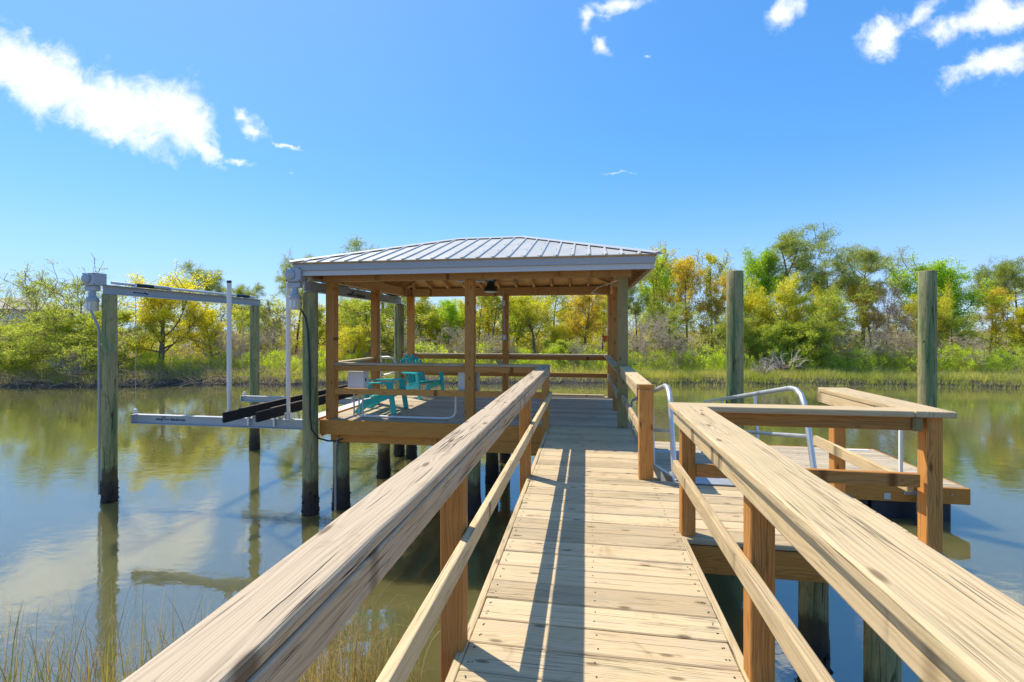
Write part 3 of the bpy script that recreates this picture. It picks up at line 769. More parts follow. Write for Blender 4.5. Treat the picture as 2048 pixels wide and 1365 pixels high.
for yy, w_ in ((7.22, 'front'), (8.95, 'middle'), (10.3, 'rear')): pile(.5, yy, -.39, .115, 'short piling under the right edge of the deck, %s one' % w_, G_)
pile(1.90, 4.30, -.20, .105, 'green piling with a brown stained foot under the landing', 'pilings under the landing')
pile(1.99, 3.53, -.20, .098, 'green piling under the front edge of the landing near its corner post', 'pilings under the landing')

# ------------------------------------------------------------------ boat lift
def motor(x, y, z, label):
    t = thing('lift_motor', label, 'lift motor', (x, y, z), 'boat lift motors')
    boxo('gearbox', t, (x - .01, y - .02, z + .09), (.25, .20, .215), M['alu_paint'], .012, 2)
    lathe('gear_cover', t, (x - .06, y - .122, z + .095), [(.085, .0), (.085, -.012), (.075, -.02), (.0005, -.021)], M['alu_paint'], 24, 'Y')
    for (a, b) in ((-.12, .18), (.10, .18), (-.12, 0), (.10, 0)): lathe('bolt', t, (x + a, y - .12, z + b), [(.01, 0), (.01, -.008), (.004, -.011)], M['dark'], 6, 'Y')
    boxo('side_arm', t, (x - .03, y - .04, z - .065), (.22, .10, .09), M['alu_paint'], .01)
    lathe('motor_neck', t, (x - .02, y - .05, z - .26), [(.085, 0), (.085, .03), (.055, .06), (.045, .15), (.045, .16)], M['alu_paint'], 20)
    lathe('motor_collar', t, (x - .02, y - .05, z - .285), [(.093, 0), (.093, .03), (.085, .035)], M['alu_paint'], 20)
    lathe('motor_casing', t, (x - .02, y - .05, z - .45), [(.075, 0), (.085, .01), (.085, .165)], M['ecru'], 20)
    boxo('data_label', t, (x - .045, y - .137, z - .36), (.045, .006, .11), M['whitebox'], 0)
    boxo('data_label', t, (x + .025, y - .134, z - .36), (.03, .006, .11), M['pvc'], 0)
    return t
motor(-8.23, 6.72, 2.22, 'grey boat lift motor on top of the far left piling')
motor(-4.48, 6.72, 2.22, 'grey boat lift motor at the gazebo corner, on the piling with the black cable')

def glyph_text(s, parent, loc, size, mat_, rot=(R(90), 0, 0)):
    cu = bpy.data.curves.new('lettering', 'FONT'); cu.body = s; cu.size = size; cu.extrude = .0015
    tmp = bpy.data.objects.new('lettering_curve', cu); COL.objects.link(tmp)
    me = bpy.data.meshes.new_from_object(tmp.evaluated_get(bpy.context.evaluated_depsgraph_get()))
    bpy.data.objects.remove(tmp); bpy.data.curves.remove(cu)
    me.materials.clear(); me.materials.append(mat_); o = bpy.data.objects.new('lettering', me); link(o, parent)
    from mathutils import Euler
    place(o, parent, Matrix.Translation(Vector(loc)) @ Euler(rot).to_matrix().to_4x4()); return o

def top_beam(X, label, printed):
    t = thing('lift_beam', label, 'lift beam', (X, 8.6, 2.1), 'boat lift beams')
    y0, y1 = 6.72, 10.58
    bm = bmesh.new()
    bm_box(bm, (X, (y0 + y1) / 2, 2.135), (.012, y1 - y0, .15))
    bm_box(bm, (X + .03, (y0 + y1) / 2, 2.214), (.10, y1 - y0, .010)); bm_box(bm, (X + .03, (y0 + y1) / 2, 2.066), (.10, y1 - y0, .010))
    obj_from_bm('channel_beam', bm, M['alu_paint'], t)
    tube('drive_pipe', t, [(X + .02, 6.85, 2.268), (X + .02, 10.40, 2.268)], .026, M['alu'], 10)
    tube('cable_winder', t, [(X + .02, 7.28, 2.268), (X + .02, 7.62, 2.268)], .036, M['dark'], 12)
    tube('winder_sleeve', t, [(X + .02, 7.62, 2.268), (X + .02, 7.95, 2.268)], .037, M['rope'], 12)
    tube('cable_winder', t, [(X + .02, 9.75, 2.268), (X + .02, 10.15, 2.268)], .036, M['dark'], 12)
    for yy in (7.25, 7.98, 10.2): boxo('bearing_block', t, (X + .02, yy, 2.255), (.10, .03, .07), M['alu'], .004)
    boxo('piling_bracket', t, (X + .062, 10.40, 1.93), (.012, .07, .28), M['alu'], .002)
    for yy in (7.12, 9.75): tube('hanging_cable', t, [(X + .2 if X < -6 else X - .14, yy, 2.06), (X + .2 if X < -6 else X - .14, yy, .05)], .005, M['rope'], 5)
    return t
t = top_beam(-8.10, 'outer boat lift beam across the two left pilings', False)
board('printed_mark', t, (-8.092, 7.25, 2.135), (-8.092, 7.55, 2.125), .003, .018, M['ink'], bev=0); board('printed_mark', t, (-8.092, 7.47, 2.15), (-8.092, 7.52, 2.11), .003, .02, M['ink'], bev=0)
t = top_beam(-4.37, 'inner boat lift beam under the left eave of the gazebo roof', True)
def logo(parent, x, y, z, s, yaw=0.):
    """small printed strip: two words too small to read around a slanted tick, then a phone number"""
    rg = random.Random(4); c, sn = math.cos(yaw), math.sin(yaw)
    def bar(u, w, h, dz, m, tilt=0.):
        rot = Matrix.Rotation(yaw, 3, 'Z') @ Matrix.Rotation(tilt, 3, 'Y')
        return ((x + u * c, y + u * sn, z + dz), (w, .003, h), m, rot)
    for m, lst in ((M['ink'], [bar(i * .020 * s, .013 * s, (.028 if i % 3 else .034) * s, 0, 0) for i in range(7)] + [bar(.150 * s, .012 * s, .125 * s, .01 * s, 0, .55), bar(.135 * s, .010 * s, .05 * s, .04 * s, 0, .2), bar(.195 * s, .010 * s, .05 * s, .045 * s, 0, .5)]),
                   (M['inkteal'], [bar((.185 + i * .018) * s, .012 * s, .028 * s, .0, 0) for i in range(6)])):
        bm = bmesh.new()
        for (cc, ss, _, rr) in lst: bm_box(bm, cc, ss, rr)
        obj_from_bm('printed_logo', bm, m, parent)
    glyph_text('888-884-036', parent, (x + .31 * s * c, y + .31 * s * sn - (.0015 if yaw == 0 else 0), z - .02 * s), .062 * s, M['ink'], (R(90), 0, yaw))
logo(t, -4.358, 8.05, 2.12, 1.1, R(90))

bc = thing('boat_cradle', 'empty boat lift cradle of two grey cross beams hanging over the water', 'boat cradle', (-6.2, 8.4, -.1))
def ibeam(y, x0, x1, zt, h=.16):
    bm = bmesh.new()
    bm_box(bm, ((x0 + x1) / 2, y, zt - h / 2), (x1 - x0, .012, h - .02)); bm_box(bm, ((x0 + x1) / 2, y + .005, zt - .005), (x1 - x0, .10, .010)); bm_box(bm, ((x0 + x1) / 2, y + .005, zt - h + .005), (x1 - x0, .10, .010))
    o = obj_from_bm('cross_beam', bm, M['alu_paint'], bc)
    lathe('pulley', o, (x0 + .05, y - .01, zt + .03), [(.035, 0), (.035, .02), (.02, .03), (.03, .055), (.012, .07)], M['whitebox'], 10)
    boxo('end_plate', o, (x0 - .004, y, zt - h / 2), (.008, .10, h), M['alu'], 0)
    return o
ib = ibeam(7.10, -7.92, -4.52, -.035); ibeam(9.75, -7.92, -4.6, -.075, .13)
logo(bc, -7.45, 7.092, -.112, .92)
for (xa, xb, y0) in ((-5.58, -5.54, 6.46), (-5.10, -5.06, 6.58)):
    b = board('bunk', bc, (xa, y0, .085), (xb, 10.75, .085), .050, .165, M['carpet'], bev=.012, segs=2)
    board('bunk_top', b, (xa, y0 + .35, .172), (xb, 10.74, .172), .056, .010, M['bunkside'], bev=.002)
    for yy in (7.07, 7.17, 9.7, 9.8): boxo('bunk_bracket', bc, (xa - .045, yy, -.02), (.035, .055, .27), M['alu'], .003)
    for q in range(4): lathe('bolt', b, (xa - .02 + .0, y0 + .45 + (q % 2) * .11, .05 + (q // 2) * .07), [(.012, -.01), (.012, .0), (.005, .004)], M['alu'], 6)
for (x, y, z1) in ((-5.98, 7.05, 2.26), (-4.88, 7.05, 2.40)):
    g = thing('guide_post', 'white plastic guide post standing on the boat cradle, %s' % ('left one with a dark cap' if x < -5 else 'next to the green piling'), 'guide post', (x, y, -.03), 'boat guide posts')
    tube('sleeve', g, [(x, y, .42), (x, y, z1)], .036, M['pvc'], 14); tube('inner_pipe', g, [(x, y, -.03), (x, y, .425)], .031, M['alu'], 12)
    lathe('cap', g, (x, y, z1), [(.038, -.012), (.038, .03), (.03, .034)], M['dark'], 14); boxo('base_plate', g, (x, y, -.025), (.16, .10, .012), M['alu'], .003)
    for q in (0, 1): boxo('gusset', g, (x + (.045 if q else -.045), y, .03), (.012, .06, .10), M['alu'], .002)

# cables and conduits on the pilings
o = tube('power_cable', None, [(-4.47, 6.68, 1.80), (-4.41, 6.69, 1.77), (-4.37, 6.735, 1.66), (-4.34, 6.76, 1.45), (-4.32, 6.765, 1.0), (-4.31, 6.765, .45), (-4.305, 6.76, .1), (-4.27, 6.75, -.12), (-4.20, 6.83, -.27), (-4.10, 6.95, -.335), (-3.98, 7.0, -.34), (-3.88, 6.99, -.30)], .014, M['black'], 8)
tag(o, 'black power cable clipped down the piling and looped under the deck corner', 'cable')
o = tube('conduit', None, [(-8.22, 6.64, 1.80), (-8.20, 6.61, 1.77), (-8.19, 6.64, 1.68), (-8.18, 6.70, 1.52), (-8.19, 6.73, 1.44), (-8.19, 6.73, -1.35)], .020, M['greypipe'], 8)
tag(o, 'grey conduit running down the left side of the far left piling', 'conduit')
o = tube('conduit', None, [(-3.98, 7.0, -.32), (-4.02, 7.03, -.42), (-4.04, 7.055, -.52), (-4.04, 7.055, -1.7)], .017, M['greypipe'], 8)
tag(o, 'grey conduit running down the short piling under the front left deck corner into the water', 'conduit')

# ------------------------------------------------------------------ things on the deck
eb = thing('electrical_box', 'white electrical box on thin pipe legs behind the front deck railing', 'electrical box', (-3.8, 7.33, 0))
boxo('case', eb, (-3.80, 7.36, .63), (.30, .16, .30), M['whitebox'], .008, 2); boxo('door', eb, (-3.80, 7.276, .63), (.28, .012, .27), M['whitebox'], .005)
boxo('latch', eb, (-3.645, 7.32, .62), (.012, .03, .05), M['dark'], .002)
for (x, y) in ((-3.86, 7.33), (-3.78, 7.34), (-3.71, 7.33)): tube('leg', eb, [(x, y, .48), (x + .01 if x > -3.8 else x, y, .0)], .014, M['galv'], 8)
cd = tube('conduit', None, [(-3.72, 7.27, .022), (-3.2, 7.27, .022), (-2.28, 7.27, .022), (-2.16, 7.27, .035), (-2.10, 7.27, .075), (-2.075, 7.27, .14), (-2.07, 7.27, .47)], .019, M['pvc'], 10)
tag(cd, 'white conduit lying along the deck edge and bending up to the grey box', 'conduit')
gp = thing('breaker_box', 'grey electrical box mounted behind the middle front post', 'electrical box', (-1.85, 7.30, .45))
boxo('case', gp, (-1.86, 7.28, .63), (.34, .12, .34), M['galv'], .008); boxo('cover', gp, (-1.86, 7.217, .63), (.30, .008, .30), M['galv'], .003)

def chair(label, loc, face):
    """slatted garden chair with wide arms; front looks along +x before turning"""
    t = thing('garden_chair', label, 'chair', (0, 0, 0), 'teal garden chairs')
    mt = M['teal']; W2 = .27
    for s in (-1, 1):
        # side rail: from seat front down to the rear foot
        bm = bmesh.new(); pr = [(.30, .37), (.30, .27), (.12, .20), (-.06, .15), (-.24, .005), (-.36, .005), (-.18, .24), (.05, .29)]
        p_ = [bm.verts.new((x, s * W2 - .012, z)) for x, z in pr]; q_ = [bm.verts.new((x, s * W2 + .012, z)) for x, z in pr]
        bm.faces.new(p_); bm.faces.new(q_[::-1])
        for k in range(len(pr)): bm.faces.new((p_[k], q_[k], q_[(k + 1) % len(pr)], p_[(k + 1) % len(pr)]))
        bmesh.ops.recalc_face_normals(bm, faces=bm.faces); obj_from_bm('side_rail', bm, mt, t)
        bm = bmesh.new(); pr = [(.24, .53), (.36, .53), (.385, .30), (.43, .005), (.345, .005), (.30, .28)]
        p_ = [bm.verts.new((x, s * (W2 + .03) - .016, z)) for x, z in pr]; q_ = [bm.verts.new((x, s * (W2 + .03) + .016, z)) for x, z in pr]
        bm.faces.new(p_); bm.faces.new(q_[::-1])
        for k in range(len(pr)): bm.faces.new((p_[k], q_[k], q_[(k + 1) % len(pr)], p_[(k + 1) % len(pr)]))
        bmesh.ops.recalc_face_normals(bm, faces=bm.faces); obj_from_bm('front_leg', bm, mt, t)
        bm = bmesh.new(); pr = [(.40, .05), (.40, -.06), (.30, -.075), (-.28, -.035), (-.30, .03), (.30, .06)]
        p_ = [bm.verts.new((x, s * (W2 + .035) + y_ * s, .532 - .02 * (x < 0))) for x, y_ in pr]; q_ = [bm.verts.new((x, s * (W2 + .035) + y_ * s, .556 - .02 * (x < 0))) for x, y_ in pr]
        bm.faces.new(p_); bm.faces.new(q_[::-1])
        for k in range(len(pr)): bm.faces.new((p_[k], q_[k], q_[(k + 1) % len(pr)], p_[(k + 1) % len(pr)]))
        bmesh.ops.recalc_face_normals(bm, faces=bm.faces); obj_from_bm('armrest', bm, mt, t)
    for k in range(6):
        x = .31 - k * .088; z = .375 - .10 * k / 5 - (.0 if k else .012)
        board('seat_slat', t, (x, -W2 + .005, z), (x, W2 - .005, z), .074, .018, mt, bev=.006)
    # fan back with an arched top
    lean = math.tan(R(31)); nS = 7
    for k in range(nS):
        q = (k - (nS - 1) / 2) / ((nS - 1) / 2)
        top = .91 - .13 * q * q; yb, yt = q * .185, q * .245
        xb, xt = -.16, -.16 - (top - .27) * lean
        board('back_slat', t, (xb, yb, .26), (xt, yt, top), .062, .016, mt, up=(1, 0, .5), bev=.006)
    board('back_brace', t, (-.30, -.27, .50), (-.30, .27, .50), .04, .022, mt, bev=.005)
    board('back_brace', t, (-.47, -.22, .80), (-.47, .22, .80), .03, .02, mt, up=(1, 0, .5), bev=.005)
    t.location = loc; t.rotation_euler = (0, 0, face); ORG[t.name] = Vector(loc)
    return t
chair('teal slatted garden chair seen from the side, close behind the front railing', (-3.66, 7.88, 0), R(2))
chair('teal slatted garden chair at the back of the deck showing its arched backrest', (-3.56, 9.78, 0), R(-38))

cf = thing('ceiling_fan', 'black ceiling fan with thin grey blades hanging under the gazebo roof', 'ceiling fan', (-1.80, 8.73, 2.25))
tube('downrod', cf, [(-1.80, 8.73, 2.42), (-1.80, 8.73, 3.02)], .014, M['dark'], 8)
lathe('motor_housing', cf, (-1.80, 8.73, 2.19), [(.13, 0), (.125, .06), (.085, .11), (.075, .16), (.10, .20), (.115, .27), (.115, .29)], M['dark'], 20)
lathe('lamp_glass', cf, (-1.80, 8.73, 2.165), [(.06, 0), (.115, .012), (.125, .026)], M['lens'], 20)
for k in range(4):
    a = R(8 + 90 * k); d = Vector((math.cos(a), math.sin(a), 0)); board('blade', cf, Vector((-1.80, 8.73, 2.385)) + d * .11, Vector((-1.80, 8.73, 2.385)) + d * .66, .12, .010, M['greypipe'], up=(.15 * d.y, -.15 * d.x, 1), bev=.002)

ot = thing('power_outlet', 'grey conduit with a junction box and a power outlet on the middle rear post', 'power outlet', (-1.8, 10.25, 1.28))
tube('pipe', ot, [(-1.83, 10.25, 2.30), (-1.82, 10.25, 2.05), (-1.80, 10.25, 1.4)], .013, M['greypipe'], 8); boxo('junction_box', ot, (-1.82, 10.24, 2.06), (.075, .05, .13), M['galv'], .006); boxo('outlet_box', ot, (-1.80, 10.245, 1.29), (.08, .05, .14), M['greypipe'], .006)
boxo('cover_plate', ot, (-1.80, 10.216, 1.29), (.05, .006, .09), M['galv'], 0)
pt_ = thing('flower_pot', 'small terracotta flower pot hung on the rear right post', 'flower pot', (.42, 10.2, 1.2))
lathe('pot', pt_, (.40, 10.24, 1.20), [(.04, 0), (.058, .10), (.07, .105), (.072, .135), (.062, .135), (.05, .05)], M['clay'], 14)
board('bracket', pt_, (.40, 10.24, 1.19), (.455, 10.29, 1.19), .02, .006, M['dark'], bev=0)
o = tube('wire', None, [(.47, 7.3, 2.21), (.2, 8.2, 2.19), (.1, 9.2, 2.17), (.35, 10.2, 2.22)], .006, M['pvc'], 5); tag(o, 'thin pale wire sagging under the right side of the gazebo roof', 'wire')
o = boxo('switch_plate', None, (.46, 10.262, 1.75), (.012, .01, .9), M['pvc'], 0); tag(o, 'thin white conduit strip on the rear right post above the flower pot', 'conduit')

# ------------------------------------------------------------------ floating dock and gangway
DZ = -.96; fx0, fx1, fy0, fy1 = .98, 5.72, 8.12, 10.46
fd = thing('floating_dock', 'low floating dock with grey planks and black floats beyond the landing', 'floating dock', (3.3, 9.3, WATER))
n = 16; pt = (fy1 - fy0) / n
for k in range(n): board('plank', fd, (fx0, fy0 + pt * (k + .5), DZ - .019), (fx1, fy0 + pt * (k + .5), DZ - .019), pt - .007, .038, M['deck_grey'], bev=.003)
board('rim_board', fd, (fx0 - .02, fy0 - .024, DZ - .125), (fx1 + .04, fy0 - .024, DZ - .125), .042, .245, M['rim'], bev=.004)
board('rim_board', fd, (fx1 + .022, fy0, DZ - .125), (fx1 + .022, fy1, DZ - .125), .040, .245, M['rim'], bev=.004)
board('rim_board', fd, (fx0 - .022, fy0, DZ - .125), (fx0 - .022, fy1, DZ - .125), .040, .245, M['rim'], bev=.004)
board('rim_board', fd, (fx0 - .02, fy1 + .024, DZ - .125), (fx1 + .04, fy1 + .024, DZ - .125), .042, .245, M['rim'], bev=.004)
for (x, w) in ((1.65, 1.1), (2.95, 1.1), (4.02, .82), (5.03, 1.12)):
    boxo('float', fd, (x, 8.72, WATER + .06), (w, 1.05, .46), M['float'], .03, 2); boxo('float', fd, (x, 9.88, WATER + .06), (w, 1.0, .46), M['float'], .03, 2)
for x in (4.62, 5.22, 2.1): boxo('corner_bracket', fd, (x, fy0 - .05, DZ - .17), (.09, .008, .10), M['galv'], .002)
boxo('piling_hoop', fd, (5.05, fy0 - .052, DZ - .10), (.40, .012, .07), M['galv'], .002); boxo('piling_hoop', fd, (2.34, fy0 - .052, DZ - .10), (.40, .012, .07), M['galv'], .002)
for x in (5.35, 5.5): lathe('bolt', fd, (x, fy0 - .048, DZ - .10), [(.012, 0), (.012, -.012), (.004, -.016)], M['galv'], 6, 'Y')
o = tube('pole', None, [(5.30, 8.75, DZ + .022), (5.62, 8.78, DZ + .024)], .018, M['pvc'], 8); tag(o, 'short white pole lying on the right end of the floating dock', 'pole')
o = board('board', None, (4.9, 10.32, DZ + .006), (5.6, 10.36, DZ + .006), .10, .012, M['whitebox']); tag(o, 'white board lying on the far right corner of the floating dock', 'board')
o = tube('pipe_stand', None, [(4.86, 8.16, DZ - .15), (4.86, 8.16, .03)], .030, M['whitebox'], 4); tag(o, 'square white upright standing on the dock edge left of the landing corner post', 'upright')

gw = thing('gangway', 'sloping gangway with bent aluminium handrails going down from the landing to the floating dock', 'gangway', (1.5, 4.7, 0))
GA = Vector((0, 4.66, -.005)); GB = Vector((0, 9.35, -.90)); gd_ = (GB - GA).normalized(); gn = Vector((0, -gd_.z, gd_.y)); GL = (GB - GA).length
def gp_(x, s, h): return Vector((x, 0, 0)) + GA + gd_ * s + gn * h
gx0, gx1 = .86, 2.14
board('hinge_plate', gw, (gx0 + .02, 4.70, .012), (gx1 - .02, 4.70, .012), .26, .010, M['alu_paint'], bev=.002)
s = .10; 
while s < GL - .1:
    board('plank', gw, gp_(gx0 + .05, s + .07, -.02), gp_(gx1 - .05, s + .07, -.02), .138, .032, M['deck_grey'], up=gn, bev=.003); s += .144
for x in (gx0 + .02, gx1 - .02): board('side_beam', gw, gp_(x, .05, -.05), gp_(x, GL, -.05), .05, .13, M['alu'], up=gn, bev=.003)
board('end_flap', gw, (gx0 + .05, 9.45, DZ + .03), (gx1 - .05, 9.45, DZ + .03), .3, .008, M['alu_paint'], bev=.001)
for x in (gx0, gx1):
    pts = [gp_(x, .12, -.06), gp_(x, .20, .62), gp_(x, .225, .76), gp_(x, .28, .86), gp_(x, .38, .925), gp_(x, .52, .95), gp_(x, 2.4, .95), gp_(x, GL - .55, .95), gp_(x, GL - .38, .90), gp_(x, GL - .30, .78), gp_(x, GL - .24, .1), gp_(x, GL - .22, -.06)]
    tube('handrail', gw, pts, .027, M['alu'], 12)
    tube('middle_tube', gw, [gp_(x, .18, .46), gp_(x, GL - .27, .46)], .021, M['alu'], 10)
    for s in (1.6, 3.1): tube('stanchion', gw, [gp_(x, s, -.06), gp_(x, s, .93)], .02, M['alu'], 8)
    tube('joint_sleeve', gw, [gp_(x, 1.35, .95), gp_(x, 1.45, .95)], .0295, M['galv'], 12)

# ------------------------------------------------------------------ vegetation
def rv(g): return Vector((g.gauss(0, 1), g.gauss(0, 1), g.gauss(0, 1))).normalized()

def skeleton(g, H, bole, spread, n_main, depth, wig=.12, up=.25, lean=(0, 0), r0=None, droop=0., flat=False):
    """polylines [(points, r_start, r_end)] and twig tips [(point, dir)] of one tree of height H"""
    r0 = r0 or H * .022; lines = []; tips = []
    n = 9; p = Vector((0, 0, 0)); pts = [p.copy()]; d = Vector((lean[0], lean[1], 1)).normalized()
    for i in range(n):
        d = (d + Vector((g.gauss(0, wig), g.gauss(0, wig), .25 * up)) * .6).normalized(); p = p + d * (H * .92 / n); pts.append(p.copy())
    lines.append((pts, r0, r0 * .18)); tips.append((pts[-1], d))
    def branch(p, d, L_, r, lv):
        m = 5 if lv == 0 else 3; q = p.copy(); bp = [q.copy()]; dd = d.copy()
        for i in range(m):
            dd = (dd + rv(g) * .28 + Vector((0, 0, up * .35 - droop * .3))).normalized(); q = q + dd * (L_ / m); bp.append(q.copy())
            if lv < depth and i >= (1 if lv == 0 else 0):
                for _ in range(2 if lv == 0 else g.choice((1, 2))):
                    side = (dd * .55 + rv(g) * (.8 if not flat else .6)).normalized()
                    if flat: side.z *= .4
                    branch(q, side, L_ * g.uniform(.36, .55), r * .5, lv + 1)
        lines.append((bp, r, r * .3)); tips.append((bp[-1], dd))
        if lv >= depth - 1: tips.append((bp[len(bp) // 2], dd))
    for k in range(n_main):
        t = bole + (1 - bole) * (k + g.random() * .7) / n_main; f = min(t, .98) * n; i = int(f)
        p = pts[i].lerp(pts[min(i + 1, n)], f - i); a = k * 2.4 + g.uniform(-.5, .5)
        shape = math.sin(math.pi * min(1, max(.12, (t - bole) / (1 - bole) * .75 + .25))) ** .7
        d = Vector((math.cos(a), math.sin(a), g.uniform(.1, .8) + up * .5)).normalized()
        branch(p, d, spread * (.45 + .65 * shape) * g.uniform(.5, 1.5), r0 * .42 * (1 - t * .5), 0)
    return lines, tips

def wood_mesh(name, lines, m, minr=.004, thick=1.):
    V = []; F = []
    for pts, ra, rb in lines:
        n = 6 if ra > .05 else 3; base = len(V); k = len(pts)
        for i, p in enumerate(pts):
            d = (pts[min(i + 1, k - 1)] - pts[max(i - 1, 0)]).normalized(); a = d.orthogonal().normalized(); b = d.cross(a); r = max(minr, (ra + (rb - ra) * i / (k - 1)) * thick)
            for j in range(n): V.append(tuple(p + (a * math.cos(6.283 * j / n) + b * math.sin(6.283 * j / n)) * r))
        for i in range(k - 1):
            for j in range(n): F.append((base + i * n + j, base + i * n + (j + 1) % n, base + (i + 1) * n + (j + 1) % n, base + (i + 1) * n + j))
    return np_mesh(name, V, F, m, k=4)

def leaf_mesh(name, nr, centres, m, per=26, rad=.32, size=.07, aspect=.6, needles=False, squash=.75):
    C = np.array([tuple(c) for c in centres]); N_ = len(C) * per
    c = np.repeat(C, per, 0); off = nr.normal(0, 1, (N_, 3)); off /= np.linalg.norm(off, axis=1)[:, None] + 1e-9
    rr = nr.random((N_, 1)) ** .5
    crad = np.repeat(nr.uniform(.6, 1.25, (len(C), 1)), per, 0) * rad
    pos = c + off * rr * crad * np.array([1, 1, squash])
    if needles: t = off + np.array([0, 0, .5]) + nr.normal(0, .25, (N_, 3))
    else: t = nr.normal(0, 1, (N_, 3))
    t /= np.linalg.norm(t, axis=1)[:, None]
    u = nr.normal(0, 1, (N_, 3)); s = np.cross(t, u); s /= np.linalg.norm(s, axis=1)[:, None] + 1e-9
    sz = size * nr.uniform(.6, 1.3, (N_, 1))
    a = pos - t * sz * .5; b = pos + s * sz * aspect * .5; d = pos + t * sz * .5; e = pos - s * sz * aspect * .5
    V = np.stack([a, b, d, e], 1).reshape(-1, 3)
    return np_mesh(name, V, np.arange(N_ * 4).reshape(-1, 4), m, k=4)

PROTO = {}
def proto(kind, seed):
    """(trunk mesh, crown mesh or None, height, spare)"""
    k = (kind, seed)
    if k in PROTO: return PROTO[k]
    g = random.Random(hash(kind) % 1 + seed * 17 + sum(map(ord, kind))); nr = np.random.default_rng(seed * 31 + sum(map(ord, kind)))
    if kind == 'pine':
        H = 8.; ln, tp = skeleton(g, H, .50, 1.9, 11, 2, .13, .22, r0=.15)
        tw = wood_mesh('trunk', ln, BARKP, .012); c = [p for p, d in tp if p.z > H * .42]
        cr = leaf_mesh('crown', nr, c, L['pine'], 30, .44, .19, .12, True, .6)
    elif kind == 'spring':          # wide yellow-green tree, low forks
        H = 5.; ln, tp = skeleton(g, H, .18, 2.2, 14, 2, .20, .36, r0=.19)
        tw = wood_mesh('trunk', ln, BARK, .012); cr = leaf_mesh('crown', nr, [p for p, d in tp], L['yellowgreen'], 24, .42, .09, .65)
    elif kind == 'oak':
        H = 6.; ln, tp = skeleton(g, H, .22, 1.7, 14, 2, .17, .34, r0=.12)
        tw = wood_mesh('trunk', ln, BARK, .012); cr = leaf_mesh('crown', nr, [p for p, d in tp], L['oak'], 20, .40, .09, .65)
    elif kind == 'gold':
        H = 6.; ln, tp = skeleton(g, H, .25, 1.4, 13, 2, .17, .44, r0=.10)
        tw = wood_mesh('trunk', ln, BARK, .012); cr = leaf_mesh('crown', nr, [p for p, d in tp], L['orange'], 17, .38, .085, .65)
    elif kind == 'bright':
        H = 6.; ln, tp = skeleton(g, H, .18, 1.9, 16, 2, .15, .38, r0=.12)
        tw = wood_mesh('trunk', ln, BARK, .012); cr = leaf_mesh('crown', nr, [p for p, d in tp], L['bright'], 28, .44, .09, .7)
    elif kind == 'sparse':          # twiggy with a few young leaves
        H = 6.5; ln, tp = skeleton(g, H, .40, 1.3, 11, 2, .10, .45, r0=.085)
        tw = wood_mesh('trunk', ln, BARK, .011); c = [p for p, d in tp]; g.shuffle(c)
        cr = leaf_mesh('crown', nr, c[:len(c) * 2 // 3], L['oak'], 11, .28, .08, .7)
    elif kind == 'cedar':
        H = 4.6; ln, tp = skeleton(g, H, .08, 1.9, 20, 2, .10, .12, r0=.11, droop=.3)
        tw = wood_mesh('trunk', ln, BARKP, .011); c = [p for p, d in tp]
        cr = leaf_mesh('crown', nr, c, L['cedar'], 20, .30, .13, .20, True, .6)
    elif kind == 'oldcedar':        # open, half bare cedar
        H = 5.; ln, tp = skeleton(g, H, .10, 2.5, 15, 2, .18, .30, r0=.13, lean=(.10, 0))
        tw = wood_mesh('trunk', ln, TWIGD, .012); c = [p for p, d in tp if g.random() < .38]
        cr = leaf_mesh('crown', nr, c, L['cedar'], 24, .34, .13, .20, True, .6)
    elif kind == 'darkbush':
        H = 3.; ln, tp = skeleton(g, H, .05, 1.3, 16, 2, .15, .25, r0=.05)
        tw = wood_mesh('trunk', ln, BARK, .010); cr = leaf_mesh('crown', nr, [p for p, d in tp], L['cedar'], 46, .36, .09, .6)
    elif kind == 'bare':
        H = 3.; ln, tp = skeleton(g, H, .05, 1.5, 15, 3, .18, .34, r0=.05); tw = wood_mesh('trunk', ln, TWIG, .0085); cr = None
    elif kind == 'baretree':
        H = 5.; ln, tp = skeleton(g, H, .25, 1.3, 14, 3, .12, .40, r0=.06); tw = wood_mesh('trunk', ln, TWIGD, .0085); cr = None
    elif kind == 'shrub':
        H = 1.4; g2 = [Vector((g.gauss(0, .50), g.gauss(0, .50), .1 + 1.3 * g.random() ** 1.4)) for _ in range(54)]
        ln = [([Vector((c.x * .2, c.y * .2, 0)), c * .5 + Vector((0, 0, .1)), c], .012, .004) for c in g2[:26]]
        tw = wood_mesh('stem', ln, TWIGD, .006); cr = leaf_mesh('foliage', nr, g2, L['shrub'], 62, .22, .10, .26, True, 1.5)
    zmax = max(p.z for l, _, _ in ln for p in l)
    if cr is not None:
        n = len(cr.vertices); a = np.empty(n * 3, dtype=np.float32); cr.vertices.foreach_get('co', a); zmax = float(np.percentile(a.reshape(-1, 3)[:, 2], 99.7))
    PROTO[k] = (tw, cr, zmax); return PROTO[k]

